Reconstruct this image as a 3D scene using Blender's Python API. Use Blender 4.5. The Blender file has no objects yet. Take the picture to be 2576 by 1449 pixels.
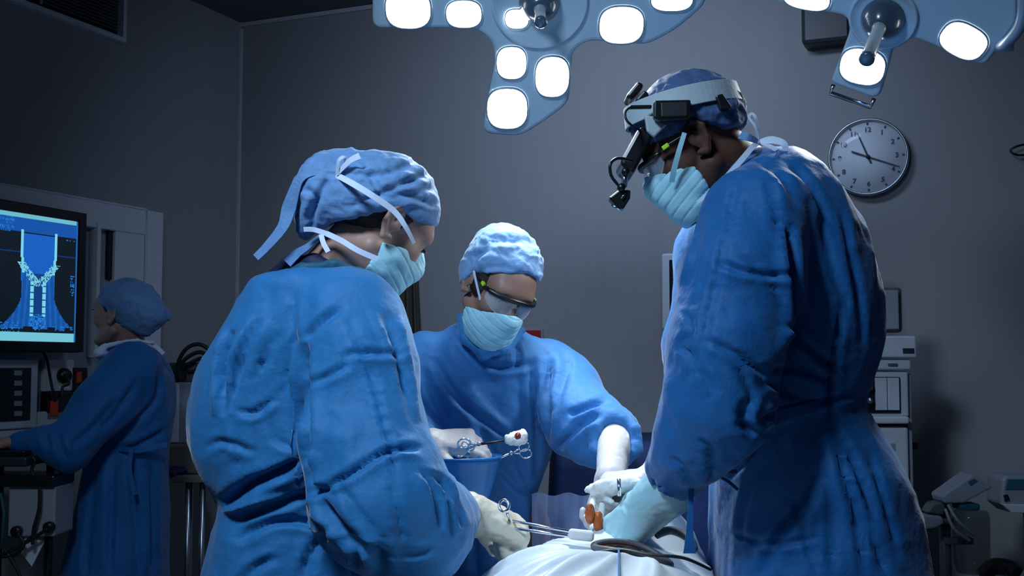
import bpy, bmesh, math, random
import numpy as np
from mathutils import Vector, Matrix

random.seed(7)
S = bpy.context.scene
COL = S.collection
R = math.radians

# ------------------------------------------------------------------ camera
FPX = 2868.0                      # focal length in pixels of the 2576 x 1449 frame
PITCH = math.atan(192.0 / FPX)    # the eye level lies 192 px under the middle
CAMZ = 1.2
cam_d = bpy.data.cameras.new('camera')
cam = bpy.data.objects.new('camera', cam_d)
COL.objects.link(cam)
cam_d.sensor_width = 36.0
cam_d.lens = 36.0 * FPX / 2576.0
cam.location = (0, 0, CAMZ)
cam.rotation_euler = (math.pi / 2 + PITCH, 0, 0)
S.camera = cam

# ------------------------------------------------------------------ world, exposure
S.view_settings.view_transform = 'Standard'
S.view_settings.look = 'None'
S.view_settings.gamma = 1
S.view_settings.use_curve_mapping = False
S.view_settings.exposure = 0.0
w = bpy.data.worlds.new('world')
S.world = w
w.use_nodes = True
w.node_tree.nodes['Background'].inputs[0].default_value = (0.30, 0.45, 1.0, 1)
w.node_tree.nodes['Background'].inputs[1].default_value = 0.040


def area_light(name, loc, target, size, power, color, size_y=None, spread=180):
    d = bpy.data.lights.new(name, 'AREA')
    d.energy = power
    d.color = color
    d.size = size
    if size_y:
        d.shape = 'RECTANGLE'
        d.size_y = size_y
    d.spread = R(spread)
    o = bpy.data.objects.new(name, d)
    COL.objects.link(o)
    o.location = loc
    o.rotation_euler = (Vector(target) - Vector(loc)).to_track_quat('-Z', 'Y').to_euler()
    return o


# soft area lights added out of view, without any fixture
area_light('added_soft_light', (-0.78, 0.65, 2.72), (-0.05, 2.40, 1.0), 0.50, 12.5, (0.56, 0.76, 1.0), 0.40, 92)  # added fill for the gowned figures, from the upper left
area_light('added_soft_light', (0.15, 3.35, 2.82), (0.35, 5.0, 1.75), 0.9, 12, (0.50, 0.68, 1.0), 0.25, 125)  # added wash that brightens the middle of the back wall

# ------------------------------------------------------------------ pixel -> place
cP, sP = math.cos(PITCH), math.sin(PITCH)


def ray(px, py):
    u = (px - 1288.0) / FPX
    v = (724.5 - py) / FPX
    return Vector((u, cP - v * sP, sP + v * cP))


def P(px, py, Y):
    d = ray(px, py)
    return Vector((0, 0, CAMZ)) + d * (Y / d.y)


def on_plane(px, py, c, n):
    d = ray(px, py)
    o = Vector((0, 0, CAMZ))
    return o + d * ((Vector(c) - o).dot(n) / d.dot(n))


def project(V):
    """numpy points -> photo pixels"""
    x, y, z = V[:, 0], V[:, 1], V[:, 2] - CAMZ
    zz = y * cP + z * sP
    v = (-y * sP + z * cP) / zz
    return np.stack([1288.0 + FPX * x / zz, 724.5 - FPX * v], 1)


# ------------------------------------------------------------------ tags
def tag(o, label=None, cat=None, group=None, kind=None):
    if label: o['label'] = label
    if cat: o['category'] = cat
    if group: o['group'] = group
    if kind: o['kind'] = kind
    return o


def empty(name, loc, label, cat, group=None):
    o = bpy.data.objects.new(name, None)
    COL.objects.link(o)
    o.location = loc
    o.empty_display_size = 0.1
    return tag(o, label, cat, group)


def link(name, me, m=None, parent=None):
    o = bpy.data.objects.new(name, me)
    COL.objects.link(o)
    if m is not None:
        me.materials.append(m)
    if parent is not None:
        o.parent = parent
        # keep world coordinates: thing empties only carry a location
        p = parent
        off = Vector((0, 0, 0))
        while p is not None:
            off += p.location
            p = p.parent
        o.location = -off
    return o


# ------------------------------------------------------------------ materials
def mat(name, col, rough=0.5, metal=0.0, noise=None, bump=None, sheen=0, emit=None, alpha=None, trans=0, spec=0.5, coat=0, sss=0, stretch=None, wave=None):
    m = bpy.data.materials.new(name)
    m.use_nodes = True
    nt = m.node_tree
    b = nt.nodes['Principled BSDF']
    b.inputs['Base Color'].default_value = (*col, 1)
    b.inputs['Roughness'].default_value = rough
    b.inputs['Metallic'].default_value = metal
    b.inputs['Specular IOR Level'].default_value = spec
    b.inputs['Coat Weight'].default_value = coat
    if sheen:
        b.inputs['Sheen Weight'].default_value = sheen
        b.inputs['Sheen Roughness'].default_value = 0.4
    if trans:
        b.inputs['Transmission Weight'].default_value = trans
    if alpha is not None:
        b.inputs['Alpha'].default_value = alpha
    if sss:
        b.inputs['Subsurface Weight'].default_value = sss
        b.inputs['Subsurface Radius'].default_value = (0.012, 0.006, 0.004)
        b.inputs['Subsurface Scale'].default_value = 1.0
    if emit:
        b.inputs['Emission Color'].default_value = (*emit[0], 1)
        b.inputs['Emission Strength'].default_value = emit[1]
    tc = nt.nodes.new('ShaderNodeTexCoord')
    src = tc.outputs['Object']
    if stretch:
        mp = nt.nodes.new('ShaderNodeMapping')
        mp.inputs['Scale'].default_value = stretch
        nt.links.new(src, mp.inputs[0])
        src = mp.outputs[0]
    if noise:
        sc, amt = noise
        n = nt.nodes.new('ShaderNodeTexNoise')
        n.inputs['Scale'].default_value = sc
        n.inputs['Detail'].default_value = 6
        nt.links.new(src, n.inputs['Vector'])
        r = nt.nodes.new('ShaderNodeMix')
        r.data_type = 'RGBA'
        r.inputs['A'].default_value = (*[c * (1 - amt) for c in col], 1)
        r.inputs['B'].default_value = (*[min(1, c * (1 + amt)) for c in col], 1)
        nt.links.new(n.outputs[0], r.inputs['Factor'])
        nt.links.new(r.outputs['Result'], b.inputs['Base Color'])
    last = None
    for (sc, st, dist) in (bump or []):
        n = nt.nodes.new('ShaderNodeTexNoise')
        n.inputs['Scale'].default_value = sc
        n.inputs['Detail'].default_value = 5
        n.inputs['Roughness'].default_value = 0.55
        nt.links.new(src, n.inputs['Vector'])
        bp = nt.nodes.new('ShaderNodeBump')
        bp.inputs['Strength'].default_value = st
        bp.inputs['Distance'].default_value = dist
        nt.links.new(n.outputs[0], bp.inputs['Height'])
        if last:
            nt.links.new(last.outputs[0], bp.inputs['Normal'])
        last = bp
    if last:
        nt.links.new(last.outputs[0], b.inputs['Normal'])
    return m


M = {}
M['wall'] = mat('wall_vinyl', (0.30, 0.295, 0.30), 0.75, noise=(5, .06), bump=[(60, .08, .004)], stretch=(6, 6, .35), spec=.3)
M['ceiling'] = mat('ceiling_paint', (0.16, 0.16, 0.17), 0.9, bump=[(80, .1, .003)])
M['floor'] = mat('floor_vinyl', (0.16, 0.17, 0.19), 0.35, noise=(9, .15))
M['trim'] = mat('trim_strip', (0.5, 0.5, 0.52), 0.5)
M['lamp'] = mat('lamp_housing', (0.45, 0.62, 0.72), 0.35, noise=(3, .05), coat=.3)
M['lampside'] = mat('lamp_housing_side', (0.30, 0.40, 0.50), 0.35, 0.2, coat=.3)
M['dome'] = mat('lamp_dome', (0.06, 0.10, 0.15), 0.25, coat=.5)
M['chrome'] = mat('chrome', (0.8, 0.82, 0.85), 0.15, 1.0, bump=[(200, .02, .001)])
M['band'] = mat('band_padding', (0.38, 0.46, 0.50), 0.6, bump=[(90, .3, .002)])
M['steel'] = mat('steel', (0.45, 0.48, 0.52), 0.3, 1.0)
M['handle'] = mat('handle_metal', (0.72, 0.75, 0.74), 0.25, 0.45, coat=.5)
M['lens'] = mat('lamp_lens', (1, 1, 1), 0.3, emit=((0.93, 0.97, 1.0), 9))
M['black'] = mat('black_plastic', (0.006, 0.007, 0.009), 0.35, bump=[(300, .05, .001)])
M['dark'] = mat('dark_plastic', (0.02, 0.022, 0.028), 0.45)
M['cable'] = mat('cable_rubber', (0.008, 0.008, 0.01), 0.5)
M['white'] = mat('white_enamel', (0.62, 0.64, 0.68), 0.4, noise=(6, .03))
M['grey'] = mat('grey_enamel', (0.30, 0.32, 0.36), 0.45, noise=(6, .04))
M['dgrey'] = mat('dark_grey_enamel', (0.10, 0.11, 0.12), 0.5)
M['brown'] = mat('brown_shelf', (0.14, 0.12, 0.10), 0.6, noise=(10, .1))
M['red'] = mat('red_plastic', (0.42, 0.02, 0.02), 0.4)
M['orange'] = mat('orange_switch', (0.18, 0.022, 0.007), 0.4, emit=((1, .12, .02), .02))
M['clockface'] = mat('clock_face', (0.62, 0.66, 0.72), 0.6)
M['ink'] = mat('printed_ink', (0.015, 0.02, 0.04), 0.6)
M['glass'] = mat('clear_glass', (1, 1, 1), 0.02, trans=1.0, alpha=.18)
M['clearplastic'] = mat('clear_plastic', (.75, .85, .95), 0.08, trans=.2, alpha=.17)
M['smoked'] = mat('smoked_plastic', (.03, .045, .055), 0.12, alpha=.45)
M['sheet'] = mat('plastic_sheet', (.32, .42, .70), 0.15, alpha=.34, bump=[(18, .5, .01)])
M['gown'] = mat('gown_blue', (0.020, 0.175, 0.42), 0.62, noise=(14, .07), bump=[(30, .4, .008), (75, .22, .003), (260, .10, .001)], sheen=.25, spec=.3)
M['gownC'] = mat('gown_deep_blue', (0.009, 0.118, 0.34), 0.62, noise=(14, .07), bump=[(30, .4, .008), (75, .22, .003), (260, .10, .001)], sheen=.2, spec=.3)
M['gownB'] = mat('gown_mid_blue', (0.032, 0.165, 0.42), 0.62, noise=(14, .07), bump=[(30, .4, .008), (75, .22, .003), (260, .10, .001)], sheen=.25, spec=.3)
M['collar'] = mat('collar_teal', (0.01, 0.10, 0.16), 0.7, bump=[(150, .4, .003)])
M['scrub'] = mat('scrub_navy', (0.006, 0.012, 0.05), 0.7, bump=[(60, .3, .004)])
M['cap'] = mat('cap_nonwoven', (0.13, 0.27, 0.50), 0.7, noise=(18, .38), bump=[(55, .5, .005), (300, .3, .001)], sheen=.3, spec=.3)
M['capC'] = mat('cap_navy', (0.05, 0.10, 0.22), 0.7, noise=(70, .2), bump=[(55, .5, .005), (300, .3, .001)], sheen=.25, spec=.3)
M['capB'] = mat('cap_nonwoven_pale', (0.18, 0.33, 0.56), 0.7, noise=(70, .2), bump=[(55, .5, .005), (300, .3, .001)], sheen=.3, spec=.3)
M['mask'] = mat('mask_aqua', (0.36, 0.66, 0.74), 0.7, noise=(25, .05), bump=[(120, .2, .002)], spec=.2)
M['tie'] = mat('tie_tape', (0.62, 0.70, 0.85), 0.7, bump=[(150, .2, .001)])
M['skinA'] = mat('skin_light', (0.42, 0.25, 0.19), 0.5, noise=(30, .1), bump=[(220, .12, .001)], sss=.12)
M['skinB'] = mat('skin_tan', (0.28, 0.15, 0.11), 0.5, noise=(30, .1), bump=[(220, .12, .001)], sss=.1)
M['skinC'] = mat('skin_dark', (0.085, 0.035, 0.022), 0.6, spec=.3, noise=(30, .1), bump=[(220, .15, .001)], sss=.05)
M['hair'] = mat('hair_dark', (0.012, 0.008, 0.006), 0.5, bump=[(160, .6, .003)], stretch=(1, 4, 4))
M['eye'] = mat('eye_white', (0.75, 0.75, 0.75), 0.15)
M['iris'] = mat('eye_iris', (0.03, 0.015, 0.01), 0.15)
M['glovecream'] = mat('glove_latex_cream', (0.66, 0.60, 0.48), 0.45, noise=(20, .05), bump=[(70, .35, .004)], sss=.1)
M['glovewhite'] = mat('glove_latex_white', (0.62, 0.60, 0.60), 0.45, noise=(20, .05), bump=[(70, .35, .004)], sss=.1)
M['gloveteal'] = mat('glove_latex_teal', (0.36, 0.62, 0.68), 0.42, noise=(20, .08), bump=[(70, .3, .004)], sss=.1)
M['drape'] = mat('drape_white', (0.62, 0.70, 0.76), 0.5, noise=(8, .05), bump=[(40, .3, .004)])
M['bluedrape'] = mat('drape_navy', (0.012, 0.04, 0.17), 0.7, bump=[(30, .3, .005)])
M['iodine'] = mat('iodine_stain', (0.45, 0.10, 0.02), 0.4, noise=(60, .5))
M['blood'] = mat('blood_stain', (0.20, 0.02, 0.02), 0.3, noise=(60, .4))
M['gauze'] = mat('gauze_white', (0.80, 0.80, 0.78), 0.85, bump=[(200, .6, .002)])
M['bowl'] = mat('bowl_blue', (0.006, 0.15, 0.44), 0.3, noise=(4, .06), coat=.2, spec=.3)
M['lime'] = mat('lime_plastic', (0.42, 0.72, 0.02), 0.4)
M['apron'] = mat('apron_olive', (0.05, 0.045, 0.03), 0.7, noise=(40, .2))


# ------------------------------------------------------------------ mesh builder
class MB:
    def __init__(self):
        self.v = []
        self.f = []
        self.sm = []
        self.mi = []
        self.cur = 0

    def add(self, vs, fs, smooth=False):
        o = len(self.v)
        self.v += [tuple(v) for v in vs]
        for f in fs:
            self.f.append(tuple(i + o for i in f))
            self.sm.append(smooth)
            self.mi.append(self.cur)

    def frame_box(self, c, ax, h):
        """box at centre c with unit axes ax (3 vectors) and half sizes h"""
        vs = []
        for k in (-1, 1):
            for j in (-1, 1):
                for i in (-1, 1):
                    vs.append(Vector(c) + ax[0] * (i * h[0]) + ax[1] * (j * h[1]) + ax[2] * (k * h[2]))
        fs = [(0, 2, 3, 1), (4, 5, 7, 6), (0, 1, 5, 4), (2, 6, 7, 3), (0, 4, 6, 2), (1, 3, 7, 5)]
        if ax[0].cross(ax[1]).dot(ax[2]) < 0:
            fs = [f[::-1] for f in fs]
        self.add(vs, fs)

    def box(self, lo, hi):
        c = [(a + b) / 2 for a, b in zip(lo, hi)]
        h = [abs(b - a) / 2 for a, b in zip(lo, hi)]
        self.frame_box(c, (Vector((1, 0, 0)), Vector((0, 1, 0)), Vector((0, 0, 1))), h)

    def tube(self, pts, r, seg=10, closed=False, caps=True):
        pts = [Vector(p) for p in pts]
        n = len(pts)
        rr = r if isinstance(r, (list, tuple)) else [r] * n
        T = []
        for i in range(n):
            a = pts[(i - 1) % n] if (closed or i > 0) else pts[i]
            b = pts[(i + 1) % n] if (closed or i < n - 1) else pts[i]
            T.append((b - a).normalized())
        up = Vector((0, 0, 1)) if abs(T[0].z) < .9 else Vector((1, 0, 0))
        N = (up - T[0] * up.dot(T[0])).normalized()
        vs = []
        for i in range(n):
            N = (N - T[i] * N.dot(T[i])).normalized()
            B = T[i].cross(N)
            for k in range(seg):
                a = 2 * math.pi * k / seg
                vs.append(pts[i] + (N * math.cos(a) + B * math.sin(a)) * rr[i])
        fs = []
        for i in range(n if closed else n - 1):
            for k in range(seg):
                a, b = i * seg + k, i * seg + (k + 1) % seg
                c, d = ((i + 1) % n) * seg + (k + 1) % seg, ((i + 1) % n) * seg + k
                fs.append((a, b, c, d))
        if caps and not closed:
            fs.append(tuple(range(seg - 1, -1, -1)))
            fs.append(tuple((n - 1) * seg + k for k in range(seg)))
        self.add(vs, fs, True)

    def cyl(self, a, b, r, r2=None, seg=24):
        self.tube([a, b], [r, r if r2 is None else r2], seg)

    def lathe(self, c, ax, prof, seg=32):
        """prof = list of (radius, height along ax)"""
        ax = Vector(ax).normalized()
        t = Vector((0, 0, 1)) if abs(ax.z) < .9 else Vector((1, 0, 0))
        N = (t - ax * t.dot(ax)).normalized()
        B = ax.cross(N)
        vs = []
        for (r, h) in prof:
            for k in range(seg):
                a = 2 * math.pi * k / seg
                vs.append(Vector(c) + ax * h + (N * math.cos(a) + B * math.sin(a)) * max(r, 1e-5))
        fs = []
        for i in range(len(prof) - 1):
            for k in range(seg):
                fs.append((i * seg + k, i * seg + (k + 1) % seg, (i + 1) * seg + (k + 1) % seg, (i + 1) * seg + k))
        self.add(vs, fs, True)

    def prism(self, pts, back, smooth=False):
        """pts: planar outline (3D); extruded by vector back"""
        n = len(pts)
        back = Vector(back)
        vs = [Vector(p) for p in pts] + [Vector(p) + back for p in pts]
        fs = [tuple(range(n)), tuple(range(2 * n - 1, n - 1, -1))]
        fs += [(i, i + n, (i + 1) % n + n, (i + 1) % n) for i in range(n)]
        self.add(vs, fs, smooth)

    def ribbon(self, pts, wdt, nrm, th=0.0012):
        """flat strip along pts, width vector perpendicular to path and nrm"""
        pts = [Vector(p) for p in pts]
        n = len(pts)
        ww = wdt if isinstance(wdt, (list, tuple)) else [wdt] * n
        vs = []
        for i in range(n):
            T = (pts[min(i + 1, n - 1)] - pts[max(i - 1, 0)]).normalized()
            nn = Vector(nrm(pts[i]) if callable(nrm) else nrm)
            nn = (nn - T * nn.dot(T)).normalized()
            B = T.cross(nn)
            for a, b in ((-1, -1), (1, -1), (1, 1), (-1, 1)):
                vs.append(pts[i] + B * (a * ww[i] / 2) + nn * (b * th))
        fs = []
        for i in range(n - 1):
            for k in range(4):
                fs.append((i * 4 + k, i * 4 + (k + 1) % 4, i * 4 + 4 + (k + 1) % 4, i * 4 + 4 + k))
        fs += [(3, 2, 1, 0), tuple((n - 1) * 4 + k for k in range(4))]
        self.add(vs, fs, False)

    def ball(self, c, r, seg=16, scale=(1, 1, 1)):
        vs, fs = [], []
        rings = seg // 2
        for i in range(rings + 1):
            t = math.pi * i / rings
            for k in range(seg):
                a = 2 * math.pi * k / seg
                vs.append(Vector(c) + Vector((math.sin(t) * math.cos(a) * scale[0], math.sin(t) * math.sin(a) * scale[1], math.cos(t) * scale[2])) * r)
        for i in range(rings):
            for k in range(seg):
                fs.append((i * seg + k, (i + 1) * seg + k, (i + 1) * seg + (k + 1) % seg, i * seg + (k + 1) % seg))
        self.add(vs, fs, True)

    def build(self, name, m, parent=None, bevel=0, seg=2, mats=None):
        me = bpy.data.meshes.new(name)
        me.from_pydata(self.v, [], self.f)
        me.polygons.foreach_set('use_smooth', self.sm)
        me.update()
        o = link(name, me, m, parent)
        if mats:
            for mm in mats: me.materials.append(mm)
            me.polygons.foreach_set('material_index', self.mi)
        bm = bmesh.new()
        bm.from_mesh(me)
        bmesh.ops.remove_doubles(bm, verts=bm.verts, dist=1e-6)
        bmesh.ops.recalc_face_normals(bm, faces=bm.faces)
        bm.to_mesh(me)
        bm.free()
        if bevel:
            md = o.modifiers.new('bevel', 'BEVEL')
            md.width = bevel
            md.segments = seg
            md.limit_method = 'ANGLE'
            md.angle_limit = R(40)
            md.harden_normals = False
        return o


def spline(pts, n=8):
    """Catmull-Rom through 3D (or 2D) points"""
    pts = [Vector(p) for p in pts]
    out = []
    for i in range(len(pts) - 1):
        p0, p1, p2, p3 = pts[max(i - 1, 0)], pts[i], pts[i + 1], pts[min(i + 2, len(pts) - 1)]
        for k in range(n):
            t = k / n
            out.append(0.5 * ((2 * p1) + (p2 - p0) * t + (2 * p0 - 5 * p1 + 4 * p2 - p3) * t * t + (3 * p1 - p0 - 3 * p2 + p3) * t ** 3))
    out.append(pts[-1])
    return out


def text_obj(name, txt, size, M4, m, parent, extrude=.0006):
    c = bpy.data.curves.new(name, 'FONT')
    c.body = txt
    c.size = size
    c.align_x = 'CENTER'
    c.align_y = 'CENTER'
    c.extrude = extrude
    c.offset = size * .03
    tmp = bpy.data.objects.new(name, c)
    COL.objects.link(tmp)
    dg = bpy.context.evaluated_depsgraph_get()
    me = bpy.data.meshes.new_from_object(tmp.evaluated_get(dg))
    bpy.data.objects.remove(tmp)
    me.transform(M4)
    me.materials.clear()
    return link(name, me, m, parent)
# ================================================================== the room
CORNER = Vector((-1.33, 5.5, 0))
dB = Vector((6788, -2868, 0)).normalized()      # along the back wall, to the right
nB = Vector((-dB.y, dB.x, 0)) * -1              # out of the back wall towards the camera
if nB.y > 0: nB = -nB
dL = Vector((-1212, -2868, 0)).normalized()     # along the left wall, towards the camera
nL = Vector((2868, -1212, 0)).normalized()      # out of the left wall into the room
UP = Vector((0, 0, 1))
CEIL = P(595, 58, 5.5).z


def struct(name, mb, m, bevel=0):
    return tag(mb.build(name, m, bevel=bevel), kind='structure')


b = MB()
b.frame_box(CORNER + dB * 2.6 - nB * .05 + UP * (CEIL / 2), (dB, UP, nB), (2.7, CEIL / 2 , .05))
struct('wall_back', b, M['wall'])
b = MB()
b.frame_box(CORNER + dL * 3.2 - nL * .05 + UP * (CEIL / 2), (dL, UP, nL), (3.3, CEIL / 2, .05))
struct('wall_left', b, M['wall'])
b = MB()
q = [CORNER - dL * .1 - dB * .1, CORNER - dL * .1 + dB * 5.3, CORNER + dL * 6.4 + dB * 5.3, CORNER + dL * 6.4 - dB * .1]
b.prism([p - UP * .1 for p in q], UP * .1)
struct('floor', b, M['floor'])
q2 = [CORNER - dL * .1 - dB * .1, CORNER - dL * .1 + dB * 5.3, CORNER + dL * 6.4 + dB * 5.3, CORNER + dL * 6.4 - dB * .1]
b = MB()
b.prism([p + UP * CEIL for p in q2], UP * .1)
struct('ceiling', b, M['ceiling'])
b = MB()
b.frame_box(CORNER + dB * 2.6 + nB * .006 + UP * (CEIL - .012), (dB, UP, nB), (2.6, .010, .005))
struct('trim_1', b, M['trim'])
b = MB()
b.frame_box(CORNER + dB * .006 + nB * .006 + UP * (CEIL / 2), (dB, nB, UP), (.006, .006, CEIL / 2 - .03))
struct('trim_2', b, M['trim'])
b = MB()
b.frame_box(CORNER + dB * 2.6 + nB * .008 + UP * .05, (dB, UP, nB), (2.6, .05, .007))
struct('baseboard_back', b, M['dgrey'])
b = MB()
b.frame_box(CORNER + dL * 3.2 + nL * .008 + UP * .05, (dL, UP, nL), (3.2, .05, .007))
struct('baseboard_left', b, M['dgrey'])


class Wall:
    """pixel rectangles set on a wall plane: s to the right as the camera sees it, z up, d out of the wall"""
    def __init__(s, n, right):
        s.n, s.r = n, right

    def pt(s, px, py, d=0.0):
        return on_plane(px, py, CORNER + s.n * d, s.n)

    def box(s, mb, x0, y0, x1, y1, d0, d1):
        a, c = s.pt(x0, y0, d1), s.pt(x1, y1, d1)
        # left/right edge from mid height, top/bottom from mid width
        ym, xm = (y0 + y1) / 2, (x0 + x1) / 2
        l, r = s.pt(x0, ym, d1), s.pt(x1, ym, d1)
        t, bt = s.pt(xm, y0, d1), s.pt(xm, y1, d1)
        w_ = (r - l).dot(s.r) / 2
        h_ = (t.z - bt.z) / 2
        cc = (l + r) / 2
        cc.z = (t.z + bt.z) / 2
        cc = cc - s.n * ((d1 - d0) / 2)
        mb.frame_box(cc, (s.r, UP, s.n), (abs(w_), abs(h_), (d1 - d0) / 2))
        return cc + s.n * ((d1 - d0) / 2), abs(w_), abs(h_)


WB = Wall(nB, dB)
WL = Wall(nL, -dL)


def wframe(Wl, c, w_, h_, d0, d1, t):
    """rectangular ring around c (half sizes w_, h_), bar thickness t, from d0 to d1 past the wall plane of c"""
    mb = MB()
    z = (d0 + d1) / 2
    hd = (d1 - d0) / 2
    for sx in (-1, 1):
        mb.frame_box(c + Wl.r * (sx * (w_ - t / 2)) + Wl.n * z, (Wl.r, UP, Wl.n), (t / 2, h_, hd))
        mb.frame_box(c + UP * (sx * (h_ - t / 2)) + Wl.n * z, (Wl.r, UP, Wl.n), (w_ - t, t / 2, hd))
    return mb


# ---- air vent high on the left wall
a0, a1 = WL.pt(318, 108, .03), WL.pt(30, 0, .03)
c_r = a0
vz0 = a0.z
vz1 = vz0 + .42
s_r = (a0 - CORNER).dot(dL)
vw = .80                                           # half length along the wall
cv = CORNER + dL * (s_r + vw) + UP * ((vz0 + vz1) / 2)
if vz1 > CEIL - .02:
    vz1 = CEIL - .02
cv.z = (vz0 + vz1) / 2
hh = (vz1 - vz0) / 2
vent = empty('air_vent', cv, 'long slatted air vent in pale blue frame high on the left wall', 'vent')
wframe(WL, cv, vw, hh, 0, .03, .020).build('vent_frame', M['white'], vent, .003)
mb = MB(); mb.frame_box(cv + nL * .004, (dL, UP, nL), (vw - .03, hh - .03, .003)); mb.build('backing', M['black'], vent)
n_sl = 16
for i in range(n_sl):
    z = -hh + .045 + (2 * hh - .09) * i / (n_sl - 1)
    mb = MB()
    tilt = Matrix.Rotation(R(35), 3, dL)
    mb.frame_box(cv + nL * .018 + UP * z, (dL, tilt @ UP, tilt @ nL), (vw - .04, .006, .0012))
    mb.build('slat', M['dgrey'], vent)
for k in (-.42, .05, .47):
    mb = MB(); mb.frame_box(cv + nL * .024 + dL * k * vw * 1.0, (dL, UP, nL), (.005, hh - .03, .003))
    mb.build('mullion', M['grey'], vent)

# ---- clock
cc = WB.pt(2184, 395, .03)
rad = (WB.pt(2284, 395, .03) - WB.pt(2084, 395, .03)).length / 2
clk = empty('wall_clock', cc - nB * .03, 'round wall clock with black numerals and thin dark rim', 'clock')
mb = MB(); mb.lathe(cc - nB * .03, nB, [(0, 0), (rad * 1.0, 0), (rad * 1.02, .015), (rad * 1.02, .04), (rad * .985, .047), (rad * .955, .042), (rad * .95, .03)], 64)
mb.build('rim', M['steel'], clk)
mb = MB(); mb.lathe(cc - nB * .03, nB, [(0, .025), (rad * .96, .025), (rad * .96, .03), (0, .03)], 64)
mb.build('clock_face', M['clockface'], clk)


def clock_M4(r_, ang, h_, up_rot=0):
    p = cc + (dB * math.sin(ang) + UP * math.cos(ang)) * r_ + nB * h_
    m4 = Matrix.Identity(4)
    for i in range(3):
        m4[i][0] = dB[i]; m4[i][1] = UP[i]; m4[i][2] = nB[i]; m4[i][3] = p[i]
    return m4


for h in range(1, 13):
    text_obj('numeral', str(h), rad * .18, clock_M4(rad * .72, R(30 * h), .0008), M['ink'], clk)
for h in range(12):
    mb = MB()
    p = cc + (dB * math.sin(R(30 * h)) + UP * math.cos(R(30 * h))) * rad * .88 + nB * .001
    e = dB * math.sin(R(30 * h)) + UP * math.cos(R(30 * h))
    mb.frame_box(p, (e, nB.cross(e), nB), (rad * .03, rad * .025, .0008))
    mb.build('hour_mark', M['ink'], clk)


def hand(name, ang, ln, wd, h_, tail=.18):
    e = dB * math.sin(ang) + UP * math.cos(ang)
    mb = MB()
    s_ = nB.cross(e)
    pts = [cc - e * rad * tail - s_ * wd * .8, cc + e * rad * ln - s_ * wd * .45, cc + e * rad * ln + s_ * wd * .45, cc - e * rad * tail + s_ * wd * .8]
    mb.prism([p + nB * h_ for p in pts], nB * .0012)
    mb.build(name, M['ink'], clk)


hand('hour_hand', R(-22), .70, .005, .004)
hand('minute_hand', R(112), .84, .004, .007, .45)
mb = MB(); mb.cyl(cc, cc + nB * .011, .008); mb.build('hub', M['ink'], clk)
mb = MB(); mb.lathe(cc, nB, [(rad * .955, .008), (rad * .8, .018), (rad * .5, .026), (0, .030)], 48)
mb.build('glass_cover', M['glass'], clk)

# ---- small dark box on the wall behind the right lamp
mb = MB(); WB.box(mb, 2015, 10, 2140, 105, 0, .10)
tag(mb.build('wall_speaker', M['dark'], bevel=.015), 'dark boxy wall speaker half hidden behind the right lamp', 'speaker')
# ---- cable loop hook at the right edge
mb = MB(); pts = [WB.pt(2600, 362, .03), WB.pt(2565, 366, .05), WB.pt(2542, 378, .05), WB.pt(2560, 390, .05), WB.pt(2600, 388, .03)]
mb.tube([WB.pt(2600, 362, .002)] + spline(pts, 6) + [WB.pt(2600, 388, .002)], .004)
tag(mb.build('wall_hook', M['black']), 'thin black wire hook loop on the right end of the back wall', 'hook')

# ---- red call point
call = empty('call_point', WB.pt(1338, 840, 0), 'small red square sign plate on the wall behind the seated-looking woman', 'sign')
call['label'] = 'small red plate in grey frame on the wall above the middle woman\'s shoulder'
mb = MB(); WB.box(mb, 1306, 826, 1365, 886, 0, .012); mb.build('plate_frame', M['grey'], call, .002)
mb = MB(); WB.box(mb, 1311, 831, 1360, 881, .0, .018); mb.build('red_plate', M['red'], call, .002)

# ---- hanging aprons on the wall between the two women
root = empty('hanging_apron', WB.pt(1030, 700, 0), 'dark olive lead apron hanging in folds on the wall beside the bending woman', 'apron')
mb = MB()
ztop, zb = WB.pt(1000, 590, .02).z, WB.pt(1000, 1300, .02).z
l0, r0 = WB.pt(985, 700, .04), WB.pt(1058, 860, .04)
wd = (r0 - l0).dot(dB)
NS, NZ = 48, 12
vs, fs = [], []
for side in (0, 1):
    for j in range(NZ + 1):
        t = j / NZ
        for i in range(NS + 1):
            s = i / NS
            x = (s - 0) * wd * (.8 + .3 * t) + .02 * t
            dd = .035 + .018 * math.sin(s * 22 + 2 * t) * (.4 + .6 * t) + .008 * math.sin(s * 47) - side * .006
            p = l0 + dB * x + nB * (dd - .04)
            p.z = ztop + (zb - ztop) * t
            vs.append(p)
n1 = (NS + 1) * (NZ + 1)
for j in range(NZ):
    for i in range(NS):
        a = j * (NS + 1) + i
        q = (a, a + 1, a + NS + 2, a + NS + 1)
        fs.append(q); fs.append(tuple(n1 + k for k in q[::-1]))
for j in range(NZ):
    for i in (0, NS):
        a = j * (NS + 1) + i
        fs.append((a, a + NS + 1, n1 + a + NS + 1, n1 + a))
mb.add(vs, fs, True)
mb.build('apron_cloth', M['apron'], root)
mb = MB(); mb.cyl(l0 + UP * (ztop - l0.z) - dB * .05 - nB * .0, l0 + dB * (wd + .01) + UP * (ztop - l0.z), .008); mb.build('rail', M['steel'], root)
for k in (-.03, wd - .01):
    p = l0 + dB * k; p.z = ztop
    mb = MB(); mb.cyl(p, p - nB * .04, .006)
    mb.build('bracket', M['steel'], root)

mb = MB()
lx, rx = WB.pt(930, 760, .05), WB.pt(1000, 760, .05)
ztop2 = WB.pt(960, 700, .05).z
b_ = (rx - lx).dot(dB)
pp = lx.copy(); pp.z = (ztop2 + .55) / 2 + .2
mb.frame_box(pp + dB * b_ / 2 - nB * .0, (dB, UP, nB), (b_ / 2, .42, .03))
tag(mb.build('wall_cabinet', M['bluedrape'], bevel=.02), 'navy padded panel on the wall behind the bending woman\'s mask', 'panel')

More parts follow.
